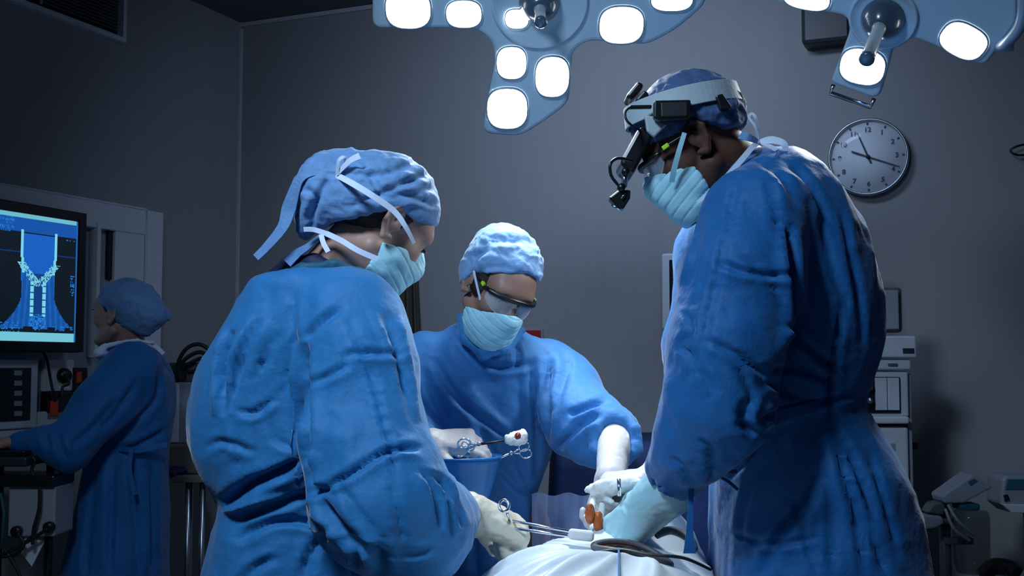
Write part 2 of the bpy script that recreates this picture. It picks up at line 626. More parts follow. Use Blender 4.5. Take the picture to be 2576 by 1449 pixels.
# ---- patient monitor on the wall left of the surgeon
mon = empty('vital_signs_monitor', WB.pt(1760, 735, 0), 'white framed vital signs monitor on the wall behind the surgeon\'s arm', 'monitor')
mb = MB(); WB.box(mb, 1664, 634, 1862, 828, .02, .09); mb.build('casing', M['white'], mon, .008)
mb = MB(); WB.box(mb, 1730, 680, 1800, 780, .0, .02); mb.build('wall_mount', M['dgrey'], mon)
mb = MB(); c_, w2, h2 = WB.box(mb, 1684, 651, 1842, 796, .09, .0925); mb.build('screen', M['black'], mon)
M['tr_g'] = mat('trace_green', (.02, .1, .05), .5, emit=((.1, .5, .45), .10))
M['tr_b'] = mat('trace_blue', (.02, .05, .2), .5, emit=((.12, .3, 1), .35))
for r_ in range(5):
    mb = MB(); pts = []
    for i in range(60):
        s = -w2 * .92 + 2 * w2 * .8 * i / 59
        k = i % 12
        y = (0, 0, .002, .0, -.003, .014, -.006, 0, .003, .001, 0, 0)[k] * (1 if r_ < 3 else .4)
        pts.append(c_ + dB * s + UP * (h2 * (.82 - .30 * r_) + y) + nB * .0008)
    mb.tube(pts, .0009, 4)
    mb.build('trace', M['tr_g'], mon)
mb = MB(); WB.box(mb, 1687, 768, 1838, 793, .0925, .0935); mb.build('status_bar', M['tr_b'], mon)
mb = MB()
for i in range(7):
    mb = MB(); WB.box(mb, 1700 + i * 20, 804, 1712 + i * 20, 814, .09, .095)
    mb.build('button', M['lime'], mon)
mon['group'] = 'unset'; del mon['group']

# ================================================================== left wall equipment
wl = empty('wall_panel', WL.pt(200, 740, 0), 'large pale recessed equipment panel framed on the left wall', 'panel')
# frame: right edge px 408, top edge at right y 535; lower edge just above the worktop
pr = WL.pt(408, 760, .05)
zt = WL.pt(408, 535, .05).z
zb = WL.pt(408, 1085, .05).z
PL = 1.9
cx_ = pr + dL * (PL / 2)
cpan = Vector((cx_.x, cx_.y, (zt + zb) / 2)) - nL * .05
wframe(WL, cpan, PL / 2, (zt - zb) / 2, 0, .05, .11).build('panel_frame', M['white'], wl, .006)
mb = MB(); mb.frame_box(cpan + nL * .008, (dL, UP, nL), (PL / 2 - .1, (zt - zb) / 2 - .1, .007)); mb.build('panel_back', M['grey'], wl)
mb = MB(); WL.box(mb, 243, 556, 252, 900, .015, .06); mb.build('mullion', M['white'], wl, .003)
mb = MB(); WL.box(mb, 272, 575, 284, 702, .015, .03); mb.build('slot', M['black'], wl)
mb = MB(); WL.box(mb, 288, 566, 370, 900, .015, .045); mb.build('film_viewer', M['white'], wl, .004)

# ---- big display with the scan
scr = empty('display_screen', WL.pt(100, 700, .06), 'large black framed wall display showing a blue neck scan', 'display')
sr = WL.pt(193, 700, .13)
zt_s = WL.pt(193, 557, .13).z
zb_s = WL.pt(188, 862, .13).z
br = WL.pt(212, 700, .13)
bez = (br - sr).length
SW = .62                                            # screen length along the wall
hs = (zt_s - zb_s) / 2
cs = sr + dL * (SW / 2); cs = Vector((cs.x, cs.y, (zt_s + zb_s) / 2))
mb = MB(); mb.frame_box(cs - nL * .022, (dL, UP, nL), (SW / 2 + bez, hs + bez * .9, .02)); mb.build('casing', M['black'], scr, .006)
mb = MB(); mb.frame_box(cs - nL * .075, (dL, UP, nL), (.12, .12, .034)); mb.build('wall_mount', M['dark'], scr)
wframe(WL, cs, SW / 2 + bez, hs + bez * .9, -.004, .006, bez * .93).build('bezel', M['black'], scr, .003)


def scan_image(W_, H_):
    """a blue neck scan; row 0 = top"""
    y, x = np.mgrid[0:H_, 0:W_]
    u = x / W_; v = y / H_
    rng = np.random.default_rng(3)
    nz = rng.random((H_, W_))
    img = np.zeros((H_, W_, 3))
    deep = np.array([.004, .010, .018]); blue = np.array([.010, .13, .60]); pale = np.array([.25, .80, 1.0]); mid = np.array([.02, .25, .85])
    img[:] = deep

    def paint(m, c, a=1.0):
        img[m] = img[m] * (1 - a) + np.array(c) * a
    paint(v < .14, blue * .8)
    paint(v > .92, pale * .85)
    paint(v < .035, pale * .75)
    uc = .69                                        # anatomy axis, in screen widths
    hw = .13
    du = u - uc
    # lines
    paint((np.abs(v - .30) < .004), blue * .35)
    # head
    head = (np.abs(du) < hw) & (v > .15) & (v < .52)
    paint(head, blue * 1.1)
    wall_ = (np.abs(np.abs(du) - hw * (1 - .12 * np.clip((v - .3) / .2, 0, 1))) < .010) & (v > .12) & (v < .46)
    paint(wall_, pale)
    # shoulder flare
    fl = hw * .95 + np.clip(v - .60, 0, 1) ** 2 * 1.9
    body = (np.abs(du) < fl) & (v >= .46) & (v < .90)
    paint(body, blue * .75)
    st = (np.sin(np.abs(du) * 150 - v * 9) > .3) & body
    paint(st, mid * .7, .6)
    paint(body & (np.abs(du) < .05), blue * .45)
    # skull base lumps
    lump = (np.abs(np.abs(du) - (hw * .92 - (v - .40) * .75)) < .035) & (v > .38) & (v < .56)
    paint(lump & (nz > .35), pale * .9)
    # spine columns
    colm = (np.abs(np.abs(du) - .045) < .014) & (v > .52) & (v < .80) & (np.mod(v, .055) > .006)
    paint(colm, pale)
    base = (du ** 2 / .0045 + (v - .84) ** 2 / .004 < 1)
    paint(base & (nz > .3), mid * .95)
    # text blocks
    for (u0, u1, v0, v1) in ((.36, .5, .03, .10), (.30, .50, .10, .15), (.90, .97, .15, .17), (.36, .56, .85, .92), (.80, .98, .86, .91), (.94, .98, .45, .62), (.05, .3, .05, .1)):
        m = (u > u0) & (u < u1) & (v > v0) & (v < v1) & (nz > .5) & (np.mod(v * 100, 2.2) > .8)
        paint(m, mid * .9)
    blot = (v > .88) & (v < .915) & ((np.abs(u - .62) < .04) | (np.abs(u - .80) < .03) | (np.abs(u - .93) < .02))
    paint(blot, deep)
    # second small view on the far left
    m = ((u - .18) ** 2 / .018 + (v - .5) ** 2 / .06 < 1)
    paint(m, blue * .7)
    m2 = (np.abs((u - .18) ** 2 / .018 + (v - .5) ** 2 / .06 - 1) < .12)
    paint(m2, pale * .8)
    paint(u > .985, mid * .6)
    return img


WI, HI = 150, 110
img = scan_image(WI, HI)
vs, fs = [], []
for j in range(HI + 1):
    for i in range(WI + 1):
        p = cs - dL * (-SW / 2 + 0) * 0 + (-dL) * (-SW / 2 + SW * i / WI) + UP * (hs - 2 * hs * j / HI) + nL * .0005
        vs.append(tuple(p))
for j in range(HI):
    for i in range(WI):
        a = j * (WI + 1) + i
        fs.append((a, a + WI + 1, a + WI + 2, a + 1))
me = bpy.data.meshes.new('screen')
me.from_pydata(vs, [], fs)
ca = me.color_attributes.new('picture', 'FLOAT_COLOR', 'CORNER')
colr = np.ones((len(fs), 4, 4)); colr[:, :, :3] = img.reshape(-1, 1, 3)
ca.data.foreach_set('color', colr.reshape(-1))
ms = mat('screen_picture', (0, 0, 0), .3)
at_ = ms.node_tree.nodes.new('ShaderNodeAttribute'); at_.attribute_name = 'picture'
ms.node_tree.links.new(at_.outputs['Color'], ms.node_tree.nodes['Principled BSDF'].inputs['Emission Color'])
ms.node_tree.nodes['Principled BSDF'].inputs['Emission Strength'].default_value = 0.8
tag(link('screen', me, ms, scr), 'screen showing a blue scan of a neck')

# ---- control panel below the display
kp = empty('control_panel', WL.pt(40, 990, 0), 'dark touch panel with a column of pale keys under the display', 'control panel')
rr = WL.pt(95, 990, .06); zt2 = WL.pt(95, 905, .06).z; zb2 = WL.pt(95, 1075, .06).z
cK = rr + dL * .30; cK = Vector((cK.x, cK.y, (zt2 + zb2) / 2))
mb = MB(); mb.frame_box(cK - nL * .0045, (dL, UP, nL), (.30, (zt2 - zb2) / 2, .0045)); mb.build('panel_casing', M['white'], kp, .004)
mb = MB(); mb.frame_box(cK + dL * .0 + nL * .002, (dL, UP, nL), (.262, (zt2 - zb2) / 2 - .03, .002)); mb.build('screen', M['dark'], kp)
for i in range(5):
    mb = MB(); y = 938 + i * 25.5
    WL.box(mb, 37, y - 6, 56, y + 7, .0645, .068); mb.build('key', M['grey'], kp, .001)

# ---- sockets
so = empty('power_socket', WL.pt(160, 945, 0), 'white wall socket with round black plug beside the dark panel', 'socket')
mb = MB(); WL.box(mb, 112, 905, 186, 984, .015, .035); mb.build('socket_plate', M['white'], so, .003)
mb = MB(); c0 = WL.pt(157, 945, .035); mb.lathe(c0, nL, [(0, .03), (.022, .028), (.030, .015), (.030, 0), (0, 0)], 20); mb.build('plug', M['black'], so)
so2 = empty('switch_box', WL.pt(200, 950, 0), 'black switch box with small orange light beside the socket', 'switch')
mb = MB(); WL.box(mb, 187, 925, 220, 985, .015, .045); mb.build('switch_casing', M['black'], so2, .003)
mb = MB(); WL.box(mb, 194, 935, 206, 962, .045, .05); mb.build('rocker', M['orange'], so2, .002)
so3 = empty('outlet_box', WL.pt(150, 1015, 0), 'low black outlet box with glowing orange rocker above the nurse\'s sleeve', 'outlet')
mb = MB(); WL.box(mb, 118, 986, 195, 1056, .015, .05); mb.build('outlet_casing', M['black'], so3, .004)
mb = MB(); WL.box(mb, 128, 1008, 147, 1045, .05, .056); mb.build('rocker', M['orange'], so3, .002)
mb = MB(); mb.tube(spline([WL.pt(106, 880, .05), WL.pt(118, 905, .06), WL.pt(126, 950, .05), WL.pt(133, 985, .06), WL.pt(140, 1010, .062)], 8), .005)
tag(mb.build('display_cable', M['cable']), 'black cable hanging from the wall display to the outlet box', 'cable')
mb = MB(); mb.tube(spline([c0 + nL * .02, c0 + nL * .035 - UP * .03, WL.pt(157, 975, .055), WL.pt(157, 1000, .06)], 8), .005)
tag(mb.build('plug_cable', M['cable']), 'short black cable running down from the round plug', 'cable')
# ================================================================== surgical lamps
def squircle(c, a, b_, w_, h_, rot=0, n=28, p=2.6):
    out = []
    for k in range(n):
        t = 2 * math.pi * k / n
        x = w_ * math.copysign(abs(math.cos(t)) ** (2 / p), math.cos(t))
        y = h_ * math.copysign(abs(math.sin(t)) ** (2 / p), math.sin(t))
        x, y = x * math.cos(rot) - y * math.sin(rot), x * math.sin(rot) + y * math.cos(rot)
        out.append(c + a * x + b_ * y)
    return out


def round_poly(pts, rad, n=5):
    """round the corners of a closed 2D pixel polygon"""
    out = []
    m = len(pts)
    for i in range(m):
        p0, p1, p2 = Vector(pts[i - 1]), Vector(pts[i][:2]), Vector(pts[(i + 1) % m][:2])
        p0 = Vector(p0[:2])
        r_ = min(rad, (p1 - p0).length * .45, (p2 - p1).length * .45)
        a = p1 + (p0 - p1).normalized() * r_
        c = p1 + (p2 - p1).normalized() * r_
        for k in range(n + 1):
            t = k / n
            out.append(a * (1 - t) ** 2 + p1 * 2 * t * (1 - t) + c * t * t)
    return out


def make_lamp(label, outline, lenses, hub, hub_r, handle_len, C0, nrm, thick, rad, group, power, aim, plate=2.35, hk=.27):
    nrm = Vector(nrm).normalized()
    C0 = Vector(C0)
    root = empty('surgical_lamp', C0, label, 'surgical lamp', group)
    pl = lambda p, d=0.0: on_plane(p[0], p[1], C0 + nrm * d, nrm)
    pts = [pl(p) for p in round_poly(outline, rad)]
    mb = MB(); mb.prism(pts, -nrm * thick)
    o = mb.build('lamp_housing', M['lamp'], root, .012, 3)
    # raised rim shell behind the face
    cen = sum(pts, Vector()) / len(pts)
    mb = MB(); mb.prism([cen + (p - cen) * .93 - nrm * (thick + .001) for p in pts], -nrm * .03)
    mb.build('rear_cover', M['lampside'], root, .012, 3)
    a_ = Vector((1, 0, 0)); a_ = (a_ - nrm * a_.dot(nrm)).normalized(); b_ = nrm.cross(a_)
    for (lx, ly, lw, lh, rot) in lenses:
        c = pl((lx, ly))
        if math.hypot(lx - hub[0], ly - hub[1]) < hub_r * plate * .9 and plate > 2:
            c = c + nrm * .0065          # this one sits on the centre plate
        w_ = (pl((lx + lw, ly)) - pl((lx - lw, ly))).length / 2
        h_ = (pl((lx, ly + lh)) - pl((lx, ly - lh))).length / 2
        mb = MB(); ring = squircle(c, a_, b_, w_ * 1.07, h_ * 1.07, R(rot)); ring2 = squircle(c, a_, b_, w_, h_, R(rot))
        n = len(ring)
        vs = [p + nrm * .0005 for p in ring] + [p + nrm * .006 for p in ring] + [p + nrm * .006 for p in ring2] + [p + nrm * .001 for p in ring2]
        fs = [(k * n + i, k * n + (i + 1) % n, (k + 1) * n + (i + 1) % n, (k + 1) * n + i) for k in range(3) for i in range(n)]
        mb.add(vs, fs, True)
        rg = mb.build('lens_ring', M['lampside'], root)
        mb = MB(); mb.prism([p + nrm * .004 for p in ring2], -nrm * .0035)
        mb.build('lens', M['lens'], rg)
    hc = pl(hub)
    rr_ = (pl((hub[0] + hub_r, hub[1])) - hc).length
    # round centre plate
    mb = MB(); mb.lathe(hc, nrm, [(rr_ * plate, .0), (rr_ * plate, .006), (rr_ * (plate - .1), .009), (rr_ * (plate - .15), .006), (rr_ * 1.1, .006), (0, .006)], 64)
    mb.build('centre_plate', M['lamp'], root)
    mb = MB(); mb.lathe(hc + nrm * .005, nrm, [(rr_, .0), (rr_ * .97, .010), (rr_ * .75, .032), (rr_ * .45, .046), (rr_ * .3, .05), (0, .05)], 40)
    mb.build('hub', M['dome'], root)
    hr = rr_ * hk
    mb = MB(); mb.lathe(hc + nrm * .05, nrm, [(0, 0), (hr, 0), (hr * 1.05, .01), (hr * .92, .02), (hr * .95, handle_len * .5), (hr * 1.0, handle_len * .9), (hr * .9, handle_len), (0, handle_len)], 24)
    mb.build('sterile_handle', M['handle'], root)
    mb = MB(); mb.lathe(hc + nrm * (.05 + handle_len), nrm, [(0, 0), (hr * 1.08, 0), (hr * 1.1, .008), (hr * .8, .012), (0, .012)], 24)
    mb.build('handle_cap', M['dome'], root)
    # the lamp's own beam
    ld = bpy.data.lights.new('surgical_lamp_beam', 'SPOT')
    ld.energy = power
    ld.color = (0.86, 0.95, 1.0)
    ld.spot_size = R(104)
    ld.spot_blend = 0.9
    ld.shadow_soft_size = .10
    lo = bpy.data.objects.new('surgical_lamp_beam', ld)
    COL.objects.link(lo)
    lp = hc + nrm * (.08 + handle_len)
    lo.location = lp
    lo.rotation_euler = (Vector(aim) - lp).to_track_quat('-Z', 'Y').to_euler()
    # suspension arm from the rear of the lamp to the ceiling
    k0 = hc - nrm * (thick + .03)
    k1 = k0 - nrm * .10 + UP * .12
    k2 = Vector((k1.x + .12, k1.y + .10, CEIL - .12))
    mb = MB(); mb.tube([k0, k0 - nrm * .06, k1, k2, k2 + UP * .119], [.035, .035, .028, .028, .028], 16)
    mb.lathe(k2 + UP * .04, UP, [(0, 0), (.09, 0), (.10, .05), (.10, .079), (0, .079)], 24)
    mb.build('suspension_arm', M['white'], root)
    return root, pl, nrm, a_, b_


ol1 = [(936, -170), (936, 74), (1195, 74), (1236, 104), (1247, 150), (1230, 230), (1212, 338), (1308, 346), (1358, 316), (1432, 262), (1441, 130), (1480, 104),
       (1628, 116), (1700, 78), (1778, 12), (1778, -170)]
lens1 = [(1027, 22, 56, 48, 0), (1167, 34, 44, 34, 0), (1300, 44, 29, 24, 0), (1563, 62, 55, 46, 0), (1690, -4, 52, 30, 0),
         (1287, 157, 37, 40, 0), (1389, 192, 42, 50, 0), (1276, 272, 50, 50, 0)]
lamp1, pl1, n1, a1_, b1_ = make_lamp('large three armed surgical lamp in the middle with eight lit lenses', ol1, lens1, (1357, 5), 52, .085, P(1357, 60, 2.75), (0.0, -.80, -.60), .05, 26, None, 60, (.16, 2.0, .85))

ol2 = [(1930, -60), (1945, 4), (2130, 42), (2138, 78), (2090, 205), (2100, 214), (2195, 248), (2214, 240), (2248, 116), (2300, 96), (2476, 168), (2560, 60), (2560, -60)]
lens2 = [(2030, -6, 58, 28, 0), (2170, 166, 56, 44, 0), (2424, 101, 60, 40, -20)]
lamp2, pl2, n2, a2_, b2_ = make_lamp('right surgical lamp with three lit lenses and bow handle above the clock', ol2, lens2, (2222, 45), 57, .15, P(2222, 60, 2.55), (-.40, -.66, -.64), .05, 20, None, 36, (.16, 2.2, .85), 1.55, .31)
# grab rails of the second lamp
mb = MB()
q0, q1 = pl2((2096, 215), -.02), pl2((2198, 250), -.02)
mb.tube([q0, q0 + b2_ * -.0 - n2 * .0 + (q0 - pl2((2130, 120), -.02)).normalized() * .022, q1 + (q0 - pl2((2130, 120), -.02)).normalized() * .022, q1], .006, 8)
mb.build('grab_rail', M['chrome'], lamp2)
mb = MB()
pts = spline([pl2((2505, 118), -.02), pl2((2535, 105), .02), pl2((2568, 60), .03), pl2((2575, 0), .02), pl2((2560, -70), -.02)], 8)
mb.tube(pts, .013, 12)
mb.build('bow_handle', M['lampside'], lamp2)
mb = MB(); mb.tube([pl2((2490, 120), -.03), pl2((2548, 110), -.03)], .016, 12); mb.build('rail_end', M['lamp'], lamp2)
# ================================================================== implicit surfaces
def A3(p):
    return np.array(tuple(p), float)


def smin(a, b, k):
    if k <= 0:
        return np.minimum(a, b)
    h = np.clip(.5 + .5 * (b - a) / k, 0, 1)
    return b * (1 - h) + a * h - k * h * (1 - h)


def smax(a, b, k):
    return -smin(-a, -b, k)


def cone(a, b, ra, rb):
    a, b = A3(a), A3(b)
    ba = b - a
    L2 = max(ba.dot(ba), 1e-12)

    def f(Q):
        t = np.clip((Q - a) @ ba / L2, 0, 1)
        return np.sqrt((((Q - a) - t[:, None] * ba) ** 2).sum(1)) - (ra + (rb - ra) * t)
    f.bb = (np.minimum(a - ra, b - rb), np.maximum(a + ra, b + rb))
    return f


def chain(pts, rads, k=.01):
    fs = [cone(pts[i], pts[i + 1], rads[i], rads[i + 1]) for i in range(len(pts) - 1)]
    return union(fs, k)


def ell(c, r, Rm=None):
    c, r = A3(c), A3(r)
    Rm = np.eye(3) if Rm is None else Rm       # columns = axes

    def f(Q):
        q = ((Q - c) @ Rm) / r
        k0 = np.sqrt((q ** 2).sum(1))
        return (k0 - 1) * min(r)
    e = np.abs(Rm) @ r
    f.bb = (c - e, c + e)
    return f


def loft(rows, p=2.3, axis_y=0):
    """rows: (z, cx, cy, rx, ry) stacked sections, z ascending after sort; rounded ends"""
    rows = sorted(rows)
    A = np.array(rows, float)
    z0, z1 = A[0, 0], A[-1, 0]

    def f(Q):
        z = Q[:, 2]
        cx, cy, rx, ry = [np.interp(z, A[:, 0], A[:, i]) for i in (1, 2, 3, 4)]
        q = (np.abs((Q[:, 0] - cx) / rx) ** p + np.abs((Q[:, 1] - cy) / ry) ** p) ** (1 / p)
        d = (q - 1) * np.minimum(rx, ry)
        dz = np.maximum(z0 - z, z - z1)
        return smax(d, dz, .03)
    f.bb = (np.array([(A[:, 1] - A[:, 3]).min(), (A[:, 2] - A[:, 4]).min(), z0]), np.array([(A[:, 1] + A[:, 3]).max(), (A[:, 2] + A[:, 4]).max(), z1]))
    return f


def smooth_rows(rows, n=6):
    """spline-resample lofts given sparsely"""
    rows = sorted(rows)
    A = np.array(rows, float)
    out = []
    for i in range(len(A) - 1):
        p0, p1, p2, p3 = A[max(i - 1, 0)], A[i], A[i + 1], A[min(i + 2, len(A) - 1)]
        for k in range(n):
            t = k / n
            v = 0.5 * ((2 * p1) + (p2 - p0) * t + (2 * p0 - 5 * p1 + 4 * p2 - p3) * t * t + (3 * p1 - p0 - 3 * p2 + p3) * t ** 3)
            v[0] = p1[0] + (p2[0] - p1[0]) * t
            out.append(tuple(v))
    out.append(tuple(A[-1]))
    return out


def px_rows(rows, grow=0.0):
    """(py, x_left, x_right, Yc, depth half) read off the photograph -> world sections"""
    out = []
    for (py, xl, xr, Y, ry) in rows:
        a, b_ = P(xl, py, Y), P(xr, py, Y)
        out.append((a.z, (a.x + b_.x) / 2, Y, (b_.x - a.x) / 2 + grow, ry + grow))
    return smooth_rows(out)


def union(fs, k=.01):
    def f(Q):
        d = fs[0](Q)
        for g in fs[1:]:
            d = smin(d, g(Q), k)
        return d
    f.bb = (np.min([g.bb[0] for g in fs], 0), np.max([g.bb[1] for g in fs], 0))
    return f


def inter(f1, g, k=.003, bb=None):
    def f(Q):
        return smax(f1(Q), g(Q), k)
    f.bb = bb or f1.bb
    return f


def cut(f1, g, k=.003):
    def f(Q):
        return smax(f1(Q), -g(Q), k)
    f.bb = f1.bb
    return f


def grow(f1, r):
    def f(Q):
        return f1(Q) - r
    f.bb = (f1.bb[0] - r, f1.bb[1] + r)
    return f


def half(p, n):
    """negative on the side opposite to n"""
    p, n = A3(p), A3(n)
    n = n / np.linalg.norm(n)

    def f(Q):
        return (Q - p) @ n
    f.bb = (p - 9, p + 9)
    return f


def local(f1, c, Rm, bbr):
    """place a field written in local coordinates: columns of Rm are the local axes"""
    c = A3(c)
    s_ = float(np.linalg.norm(Rm[:, 0]))

    def f(Q):
        return f1((Q - c) @ Rm / s_ ** 2) * s_
    f.bb = (c - bbr, c + bbr)
    return f


def axis_coords(lo, hi, h, fine):
    """graded coordinates; fine = list of (a, b, step)"""
    out = [lo]
    while out[-1] < hi:
        x = out[-1]
        s = h
        for (a, b_, st) in fine:
            if x + 1e-9 >= a - h and x < b_:
                s = min(s, st)
        out.append(x + s)
    return np.array(out)


def polygonise(f, h, fine=None, pad=.02):
    lo, hi = f.bb[0] - pad, f.bb[1] + pad
    fine = fine or [[], [], []]
    X, Y, Z = [axis_coords(lo[i], hi[i], h, fine[i]) for i in range(3)]
    B = 12
    pads = []
    C = []
    for A in (X, Y, Z):
        n = int(math.ceil((len(A)) / B) * B)
        ext = A[-1] + (np.arange(n - len(A)) + 1) * h
        C.append(np.concatenate([A, ext]))
    X, Y, Z = C
    nx, ny, nz = len(X), len(Y), len(Z)
    F = np.full((nx, ny, nz), 1.0, np.float32)
    bx, by, bz = nx // B, ny // B, nz // B
    cen, hd, ids = [], [], []
    for i in range(bx):
        for j in range(by):
            for k in range(bz):
                a = np.array([X[i * B], Y[j * B], Z[k * B]])
                b_ = np.array([X[i * B + B - 1], Y[j * B + B - 1], Z[k * B + B - 1]])
                cen.append((a + b_) / 2); hd.append(np.linalg.norm(b_ - a) / 2); ids.append((i, j, k))
    cen = np.array(cen); hd = np.array(hd)
    d = f(cen)
    for q in range(len(ids)):
        i, j, k = ids[q]
        sl = (slice(i * B, i * B + B), slice(j * B, j * B + B), slice(k * B, k * B + B))
        if abs(d[q]) > hd[q] * 1.25 + .02:
            F[sl] = d[q]
            continue
        gx, gy, gz = np.meshgrid(X[sl[0]], Y[sl[1]], Z[sl[2]], indexing='ij')
        F[sl] = f(np.stack([gx.ravel(), gy.ravel(), gz.ravel()], 1)).reshape(B, B, B)
    neg = F < 0
    c8 = [(0, 0, 0), (1, 0, 0), (0, 1, 0), (1, 1, 0), (0, 0, 1), (1, 0, 1), (0, 1, 1), (1, 1, 1)]
    cnt = np.zeros((nx - 1, ny - 1, nz - 1), np.int8)
    for (a, b_, c) in c8:
        cnt += neg[a:nx - 1 + a, b_:ny - 1 + b_, c:nz - 1 + c]
    act = np.argwhere((cnt > 0) & (cnt < 8))
    idm = np.full(cnt.shape, -1, np.int32)
    idm[tuple(act.T)] = np.arange(len(act))
    pos = np.zeros((len(act), 3)); num = np.zeros(len(act))
    vals, pts = [], []
    for (a, b_, c) in c8:
        ii, jj, kk = act[:, 0] + a, act[:, 1] + b_, act[:, 2] + c
        vals.append(F[ii, jj, kk].astype(float))
        pts.append(np.stack([X[ii], Y[jj], Z[kk]], 1))
    for (a, b_) in ((0, 1), (2, 3), (4, 5), (6, 7), (0, 2), (1, 3), (4, 6), (5, 7), (0, 4), (1, 5), (2, 6), (3, 7)):
        va, vb = vals[a], vals[b_]
        m = (va < 0) != (vb < 0)
        t = np.where(m, va / np.where(m, va - vb, 1), 0)
        pos += np.where(m[:, None], pts[a] + t[:, None] * (pts[b_] - pts[a]), 0)
        num += m
    V = pos / num[:, None]
    quads = []
    for ax in range(3):
        n0 = [slice(None)] * 3; n1 = [slice(None)] * 3
        n0[ax] = slice(0, -1); n1[ax] = slice(1, None)
        sa, sb = neg[tuple(n0)], neg[tuple(n1)]
        e = np.argwhere(sa != sb)
        o1, o2 = [(1, 2), (2, 0), (0, 1)][ax]
        ok = (e[:, o1] > 0) & (e[:, o2] > 0) & (e[:, o1] < F.shape[o1] - 1) & (e[:, o2] < F.shape[o2] - 1)
        e = e[ok]
        inside = neg[tuple(e.T)]
        cs_ = []
        for (u, v) in ((-1, -1), (0, -1), (0, 0), (-1, 0)):
            cc_ = e.copy(); cc_[:, o1] += u; cc_[:, o2] += v
            cs_.append(idm[tuple(cc_.T)])
        q = np.stack(cs_, 1)
        q[~inside] = q[~inside][:, ::-1]
        quads.append(q[(q >= 0).all(1)])
    Q = np.concatenate(quads)
    return V, Q


def vnormals(V, Q):
    a = V[Q[:, 2]] - V[Q[:, 0]]
    b_ = V[Q[:, 3]] - V[Q[:, 1]]
    n = np.cross(a, b_)
    N = np.zeros_like(V)
    for k in range(4):
        for c in range(3):
            N[:, c] += np.bincount(Q[:, k], n[:, c], len(V))
    return N / np.maximum(np.linalg.norm(N, axis=1), 1e-12)[:, None]


def relax(V, Q, n=1, a=.5):
    for _ in range(n):
        Sx = np.zeros_like(V); C = np.zeros(len(V))
        for k in range(4):
            p, q = Q[:, k], Q[:, (k + 1) % 4]
            for c in range(3):
                Sx[:, c] += np.bincount(p, V[q, c], len(V)) + np.bincount(q, V[p, c], len(V))
            C += np.bincount(p, minlength=len(V)) + np.bincount(q, minlength=len(V))
        V = V * (1 - a) + a * Sx / C[:, None]
    return V


def _hash(i, j, k, s):
    h = (i * 374761393 + j * 668265263 + k * 2147483647 + s * 974711) & 0x7fffffff
    h = ((h ^ (h >> 13)) * 1274126177) & 0x7fffffff
    return ((h ^ (h >> 16)) & 0xffff) / 65535.0


def vnoise(Pq, seed=0):
    Pi = np.floor(Pq).astype(np.int64)
    fr = Pq - Pi
    fr = fr * fr * (3 - 2 * fr)
    out = 0
    for a in (0, 1):
        for b_ in (0, 1):
            for c in (0, 1):
                wgt = (fr[:, 0] if a else 1 - fr[:, 0]) * (fr[:, 1] if b_ else 1 - fr[:, 1]) * (fr[:, 2] if c else 1 - fr[:, 2])
                out = out + wgt * _hash(Pi[:, 0] + a, Pi[:, 1] + b_, Pi[:, 2] + c, seed)
    return out * 2 - 1


def wrinkle(V, sc, amp, seed=0, ridged=True):
    """soft cloth folds: noise stretched by sc (per metre)"""
    q = V * np.array(sc)
    wv = np.stack([vnoise(q * .6 + 11, seed + 1), vnoise(q * .6 + 31, seed + 2), vnoise(q * .6 + 51, seed + 3)], 1) * .8
    n = vnoise(q + wv, seed)
    n2 = vnoise((q + wv) * 2.1, seed + 5)
    if ridged:
        r = 1 - np.abs(n) * 2.2
        return amp * (np.clip(r, -1, 1) * .7 + n2 * .3)
    return amp * (n * .75 + n2 * .25)


def crease(V, N, lines, Yr=None):
    """carved folds that follow the photograph's creases on the side facing the camera.
    lines: (points px, width px, depth m) ; depth<0 raises a ridge, >0 cuts a groove with a soft lip"""
    px = project(V)
    view = np.array([0, 0, CAMZ]) - V
    view /= np.linalg.norm(view, axis=1)[:, None]
    face = np.clip(((N * view).sum(1) - .05) / .3, 0, 1)
    D = np.zeros(len(V))
    for (pts, wpx, dep) in lines:
        wpx, dep = max(wpx * .85, 8.0), dep * 1.4
        pts = [(p[0], p[1]) for p in pts]
        sp = spline([(p[0], p[1], 0) for p in pts], 5) if len(pts) > 2 else [Vector((*p, 0)) for p in pts]
        L = [0.0]
        for i in range(len(sp) - 1):
            L.append(L[-1] + (sp[i + 1] - sp[i]).length)
        tot = L[-1]
        xs = [p.x for p in sp]; ys = [p.y for p in sp]
        m = (px[:, 0] > min(xs) - 5 * wpx) & (px[:, 0] < max(xs) + 5 * wpx) & (px[:, 1] > min(ys) - 5 * wpx) & (px[:, 1] < max(ys) + 5 * wpx) & (face > 0)
        ix = np.nonzero(m)[0]
        if not len(ix): continue
        q = px[ix]
        best = np.full(len(ix), 1e9); sg = np.zeros(len(ix)); tt = np.zeros(len(ix))
        for i in range(len(sp) - 1):
            a = np.array(sp[i][:2]); e = np.array(sp[i + 1][:2]) - a
            l2 = max(e @ e, 1e-9)
            t = np.clip((q - a) @ e / l2, 0, 1)
            dv = q - a - t[:, None] * e
            dd = np.sqrt((dv ** 2).sum(1))
            b_ = dd < best
            best = np.where(b_, dd, best)
            sg = np.where(b_, np.sign(e[0] * dv[:, 1] - e[1] * dv[:, 0]), sg)
            tt = np.where(b_, (L[i] + t * (L[i + 1] - L[i])) / tot, tt)
        x = best * sg / wpx
        fade = np.clip(np.minimum(tt, 1 - tt) / .22, 0, 1) ** .6
        if dep > 0:
            prof = -np.exp(-x * x) + .55 * np.exp(-((x - 1.9) / 1.3) ** 2) + .3 * np.exp(-((x + 2.0) / 1.5) ** 2)
        else:
            prof = -np.exp(-x * x)
        D[ix] += abs(dep) * prof * fade * (1 if dep > 0 else -1) * 1.0
    return V + N * (D * face)[:, None]


